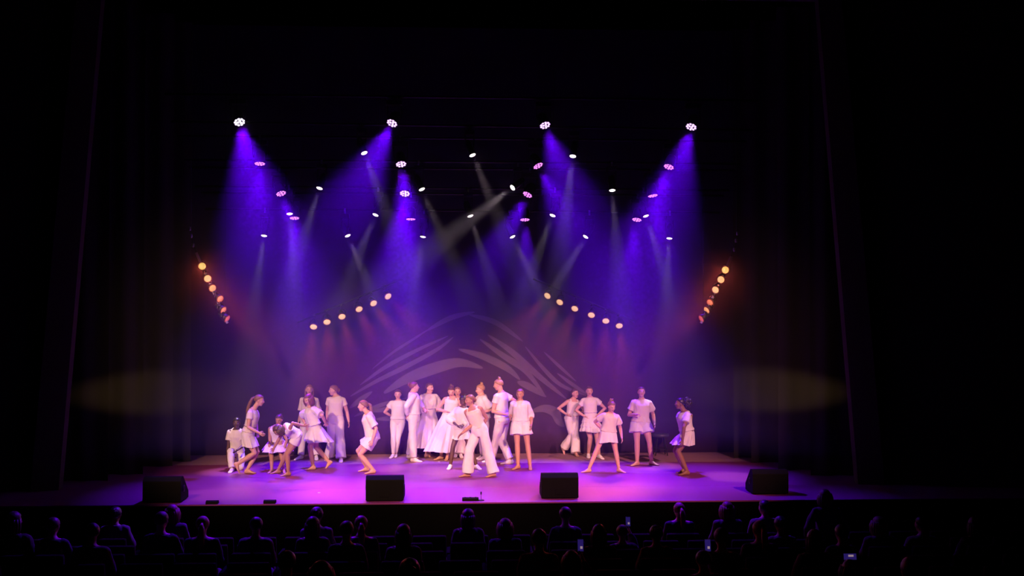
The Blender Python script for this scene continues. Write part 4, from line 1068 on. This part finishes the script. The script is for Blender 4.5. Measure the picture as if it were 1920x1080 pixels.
def audience_member(H, headyaw, armmode, hairst, hairc, skin, jm, idx, stand=False):
    g = seated(H, headyaw, armmode, stand); root = empty('person', (0, 0, 0)); s = g.s; rng = random.Random(900 + idx)
    mb = MB(); mb.loft(torso_rings(g, BODY_SPEC), True)
    hb = g.Hd - g.hu * .065 * g.hh - g.hf * .022 * g.hh
    mb.tube([g.N - Vector((0, 0, .03)), lerp(g.N, hb, .5), hb, g.Hd], [.058 * s, .050 * s, .050 * s, .045 * s], 12); head_pts(g, mb)
    fing = MB()
    for q in 'rl':
        limb(mb, arm_path(g, q), [.050 * s, .046 * s, .041 * s, .036 * s, .038 * s, .031 * s, .024 * s]); mb.tube([g.spine(.9), g.S[q]], [.07 * s, .052 * s], 12)
        limb(mb, leg_path(g, q), [.088 * s, .082 * s, .064 * s, .053 * s, .054 * s, .045 * s, .034 * s])
        fm = hand(g, q, mb, .9); b0 = len(fing.v); fing.v += fm.v; fing.f += [tuple(i + b0 for i in f) for f in fm.f]
        mb.loft(foot_rings(g, q), True)
    link('body', remesh(mb, 'body', .014, 2, post=fing), SKIN[skin], root)
    k = g.hh; P = lambda a, b, e: g.Hd + g.hr * a * k + g.hf * b * k + g.hu * e * k
    for q in (-1, 1):
        eo = link('eye', MB().ell(P(q * .031, .079, .002), g.hr * .0125 * k, g.hf * .011 * k, g.hu * .0075 * k, 10, 7).mesh('eye', smooth=True), EYED, root)
    link('lips', MB().tube([P(-.022, .072, -.051), P(0, .086, -.05), P(.022, .072, -.051)], [.002 * k, .007 * k, .002 * k], 6).mesh('lips', smooth=True), LIPM, root)
    hair_style(g, root, hairst, HAIRM[hairc], rng)
    make_bottom(g, 'trousers', DENIM, root, rng)
    make_top(g, 'cardigan', jm, root, rng)
    for q in 'rl': link('shoe', remesh(MB().loft(foot_rings(g, q, .008), True), 'shoe', .012, 2), SHOEB, root)
    root['W'] = [0.0, 0.0, 0.0]; del root['W']
    return root, g
def theatre_seat():
    t = empty('theatre_seat', (0, 0, 0))
    link('seat_pan', MB().box((0, .10, .43), .48, .46, .10).mesh('seat_pan', .03, True), SEATM, t)
    M = Matrix.Rotation(R(8), 3, 'X')
    link('backrest', MB().box((0, -.235, .66), .48, .085, .50, M).mesh('backrest', .03, True), SEATM, t)
    for s in (-1, 1):
        link('armrest', MB().box((s * .265, .04, .62), .05, .40, .04).mesh('armrest', .012), BLACKPAINT, t)
        link('side_frame', MB().box((s * .265, 0, .30), .03, .30, .60).mesh('side_frame', .008), METAL, t)
    return t
VAR = [audience_member(1.70, 0, 'lap', 'short', 'brown', 'fair', DARKC[0], 0), audience_member(1.66, 12, 'lap', 'bob', 'light', 'fair', DARKC[1], 1),
       audience_member(1.72, -14, 'lap', 'loose', 'brown', 'tan', DARKC[2], 2), audience_member(1.62, 0, 'lap', 'bun', 'black', 'brown', DARKC[3], 3),
       audience_member(1.68, 8, 'lap', 'pony', 'blond', 'fair', DARKC[4], 4), audience_member(1.74, 20, 'lap', 'short', 'black', 'tan', DARKC[3], 5)]
PHN = [audience_member(1.68, 0, 'phone', 'bob', 'brown', 'fair', DARKC[0], 6), audience_member(1.66, 0, 'phone', 'short', 'brown', 'fair', DARKC[1], 7)]
STD = audience_member(1.60, -25, 'lap', 'bob', 'brown', 'fair', DARKC[2], 8, True)
SEAT = theatre_seat()
used = set()
def place(var, px, py, label, row=None, shift=0.0):
    root, g = var
    if row is None: row = min(range(8), key=lambda i: abs((575 + F * (CAM_H - ROWS[i][1]) / (DC + ROWS[i][0])) - py))
    y, zh = ROWS[row]; zf = zh - 1.17
    hp = at_y(px, py, y)
    hz = g.Hd.z
    sc = max(.90, min(1.09, (hp.z - zf) / hz))
    r = root if id(root) not in used else copy_tree(root)
    used.add(id(root))
    r.location = (hp.x - shift, y - g.Hd.y * sc, zf + .001); r.scale = (sc, sc, sc)
    tag(r, label, 'person', 'audience seen from behind')
    if g is not STD[1]:
        st_ = SEAT if 'seat' not in used else copy_tree(SEAT); used.add('seat')
        st_.location = (hp.x - shift, y - .03, zf + .001)
        tag(st_, 'theatre seat lost in the dark under an audience member', 'seat', 'theatre seats')
    return r, sc
AUD = [  # px, py, variant, label
 (27, 977, 2, 'seated spectator with long hair at the left edge of the picture'),
 (100, 987, 0, 'dark spectator, second from the left edge, with slumped shoulders'),
 (173, 999, 5, 'short-haired spectator, third from the left edge, hair edge catching violet light'),
 (217, 965, 3, 'spectator whose shoulder glows magenta below the left monitor, near the stage'),
 (303, 977, 0, 'short-haired spectator below the left monitor with violet light on the head'),
 (323, 961, 1, 'spectator close to the stage just below the right corner of the left monitor'),
 (380, 985, 4, 'spectator seen below the nearer footlight box'),
 (480, 986, 5, 'short-haired spectator below the further footlight box, hair edged in magenta'),
 (587, 985, 2, 'long-haired spectator in front of another head, left of the second monitor'),
 (594, 967, 3, 'spectator near the stage whose head shows just above a long-haired one'),
 (537, 1056, 5, 'large dark head low in the picture, left of centre, closest of all'),
 (602, 1079, 1, 'head just peeping over the bottom edge, left of centre'),
 (650, 995, 0, 'spectator lower left of the second monitor, nearly black'),
 (677, 984, 4, 'spectator straight below the left corner of the second monitor'),
 (768, 1075, 3, 'head cut by the bottom edge below the second monitor'),
 (757, 1000, 2, 'spectator below the right corner of the second monitor'),
 (878, 969, 2, 'long-haired spectator near the stage, right below the floor microphone'),
 (947, 988, 1, 'spectator between the floor microphone and the third monitor'),
 (1010, 1011, 5, 'round dark head lower down, below the left corner of the third monitor'),
 (1060, 966, 0, 'spectator near the stage directly below the third monitor'),
 (1123, 1000, 2, 'long-haired spectator to the lower right of the third monitor'),
 (1273, 957, 4, 'spectator near the stage with violet hair, midway between the right-hand monitors'),
 (1230, 1002, 3, 'spectator sitting in front of the violet-haired one'),
 (1363, 955, 1, 'spectator near the stage, left of the furthest right monitor'),
 (1433, 952, 5, 'spectator silhouetted against the furthest right monitor'),
 (1423, 994, 4, 'spectator with a violet shoulder, below the furthest right monitor'),
 (1352, 1009, 0, 'spectator sitting behind the one left of the furthest right monitor'),
 (1463, 984, 3, 'spectator with a bun, lower right of the furthest right monitor'),
 (1527, 1011, 2, 'long-haired spectator with a violet shoulder in front of the standing one'),
 (1577, 1000, 0, 'dark spectator to the right of the standing one'),
 (1647, 984, 1, 'spectator in the dark right part, first right of the standing group'),
 (1727, 984, 5, 'spectator in the dark right part, below the red-brown pilaster'),
 (1827, 984, 2, 'long-haired spectator in the dark at the far right'),
 (1707, 1071, 0, 'head close to the bottom edge in the dark right corner')]
for px, py, v, lab in AUD: place(VAR[v], px, py, lab)
place(STD, 1547, 932, 'standing spectator rising above the others at the right of the stage', row=1)
# phones
SCR = mat('phone_screen_violet', (.02, .01, .05), .2, emit=(.10, .05, .6), estr=.16); SCR2 = mat('phone_screen_pale', (.1, .1, .1), .2, emit=(.9, .62, .72), estr=.3)
def phone(px, py, row, var, lab, plab, wide=False):
    y, zh = ROWS[row]; root, g = PHN[var]; W = g.W['r']
    yy = y + .38; p = at_y(px, py, yy)
    d = (g.W['r'] - g.E['r']).normalized()
    sc = 1.0; hx = p.x - .17; zf = zh - 1.17
    hp = 575
    r = root if id(root) not in used else copy_tree(root); used.add(id(root))
    # seat the spectator so that the hand meets the phone
    wz = (W + d * .11 * g.L).z
    s = max(.9, min(1.1, (p.z - zf - .02) / wz))
    r.scale = (s, s, s); hand_p = (W + d * .11 * g.L) * s
    loc = Vector((p.x - hand_p.x, y - g.Hd.y * s, zf + .001)); r.location = loc
    tag(r, lab, 'person', 'audience seen from behind')
    st_ = copy_tree(SEAT); st_.location = (loc.x, y - .03, zf + .001); tag(st_, 'theatre seat lost in the dark under an audience member', 'seat', 'theatre seats')
    hp_ = loc + hand_p
    t = empty('phone', hp_ + Vector((0, -.012, .055 if not wide else .03)))
    w_, h_ = (.066, .128) if not wide else (.128, .066)
    link('case', MB().box((0, 0, 0), w_, .009, h_).mesh('case', .003), SHOEB, t)
    so = link('screen', MB().box((0, -.0052, 0), w_ - .008, .0016, h_ - .010).mesh('screen'), SCR, t)
    link('bright_patch', MB().box((.008, -.0064, -.022 if not wide else .008), .024 if not wide else .05, .001, .026 if not wide else .018).mesh('bright_patch'), SCR2, so)
    t.rotation_euler = (R(-12), 0, 0)
    tag(t, plab, 'phone', 'lit phones in the audience')
phone(1088, 1040, 5, 0, 'spectator filming with a phone low in the picture, right of centre', 'lit phone showing a pinkish picture, low right of centre')
phone(1326, 1045, 5, 1, 'spectator filming with a blue-lit phone at the lower right', 'lit phone glowing blue at the lower right')
phone(1177, 984, 2, 1, 'spectator with a tiny lit phone below the third monitor', 'tiny lit phone right of the third monitor')
phone(1592, 1079, 6, 0, 'spectator holding a phone sideways at the bottom edge, right', 'sideways lit phone at the bottom edge on the right', True)
# empty seats that close up the rows
taken = [(o.location.x, o.location.y) for o in C.objects if o.name.split('.')[0] == 'theatre_seat']
for i, (y, zh) in enumerate(ROWS[:7]):
    half = (DC + y) * 0.50; x = -half + 0.28 * (i % 2) - (DC + y) * -0.044
    while x < half + (DC + y) * 0.044:
        if all(abs(x - tx) > 0.57 or abs(y - .03 - ty) > 0.4 for tx, ty in taken):
            st_ = copy_tree(SEAT); st_.location = (x, y - .03, zh - 1.17 + .001); taken.append((x, y - .03))
            tag(st_, 'empty theatre seat lost in the dark between audience members', 'seat', 'empty theatre seats')
        x += 0.30
flush()
for me in list(bpy.data.meshes):
    if me.users == 0: bpy.data.meshes.remove(me)
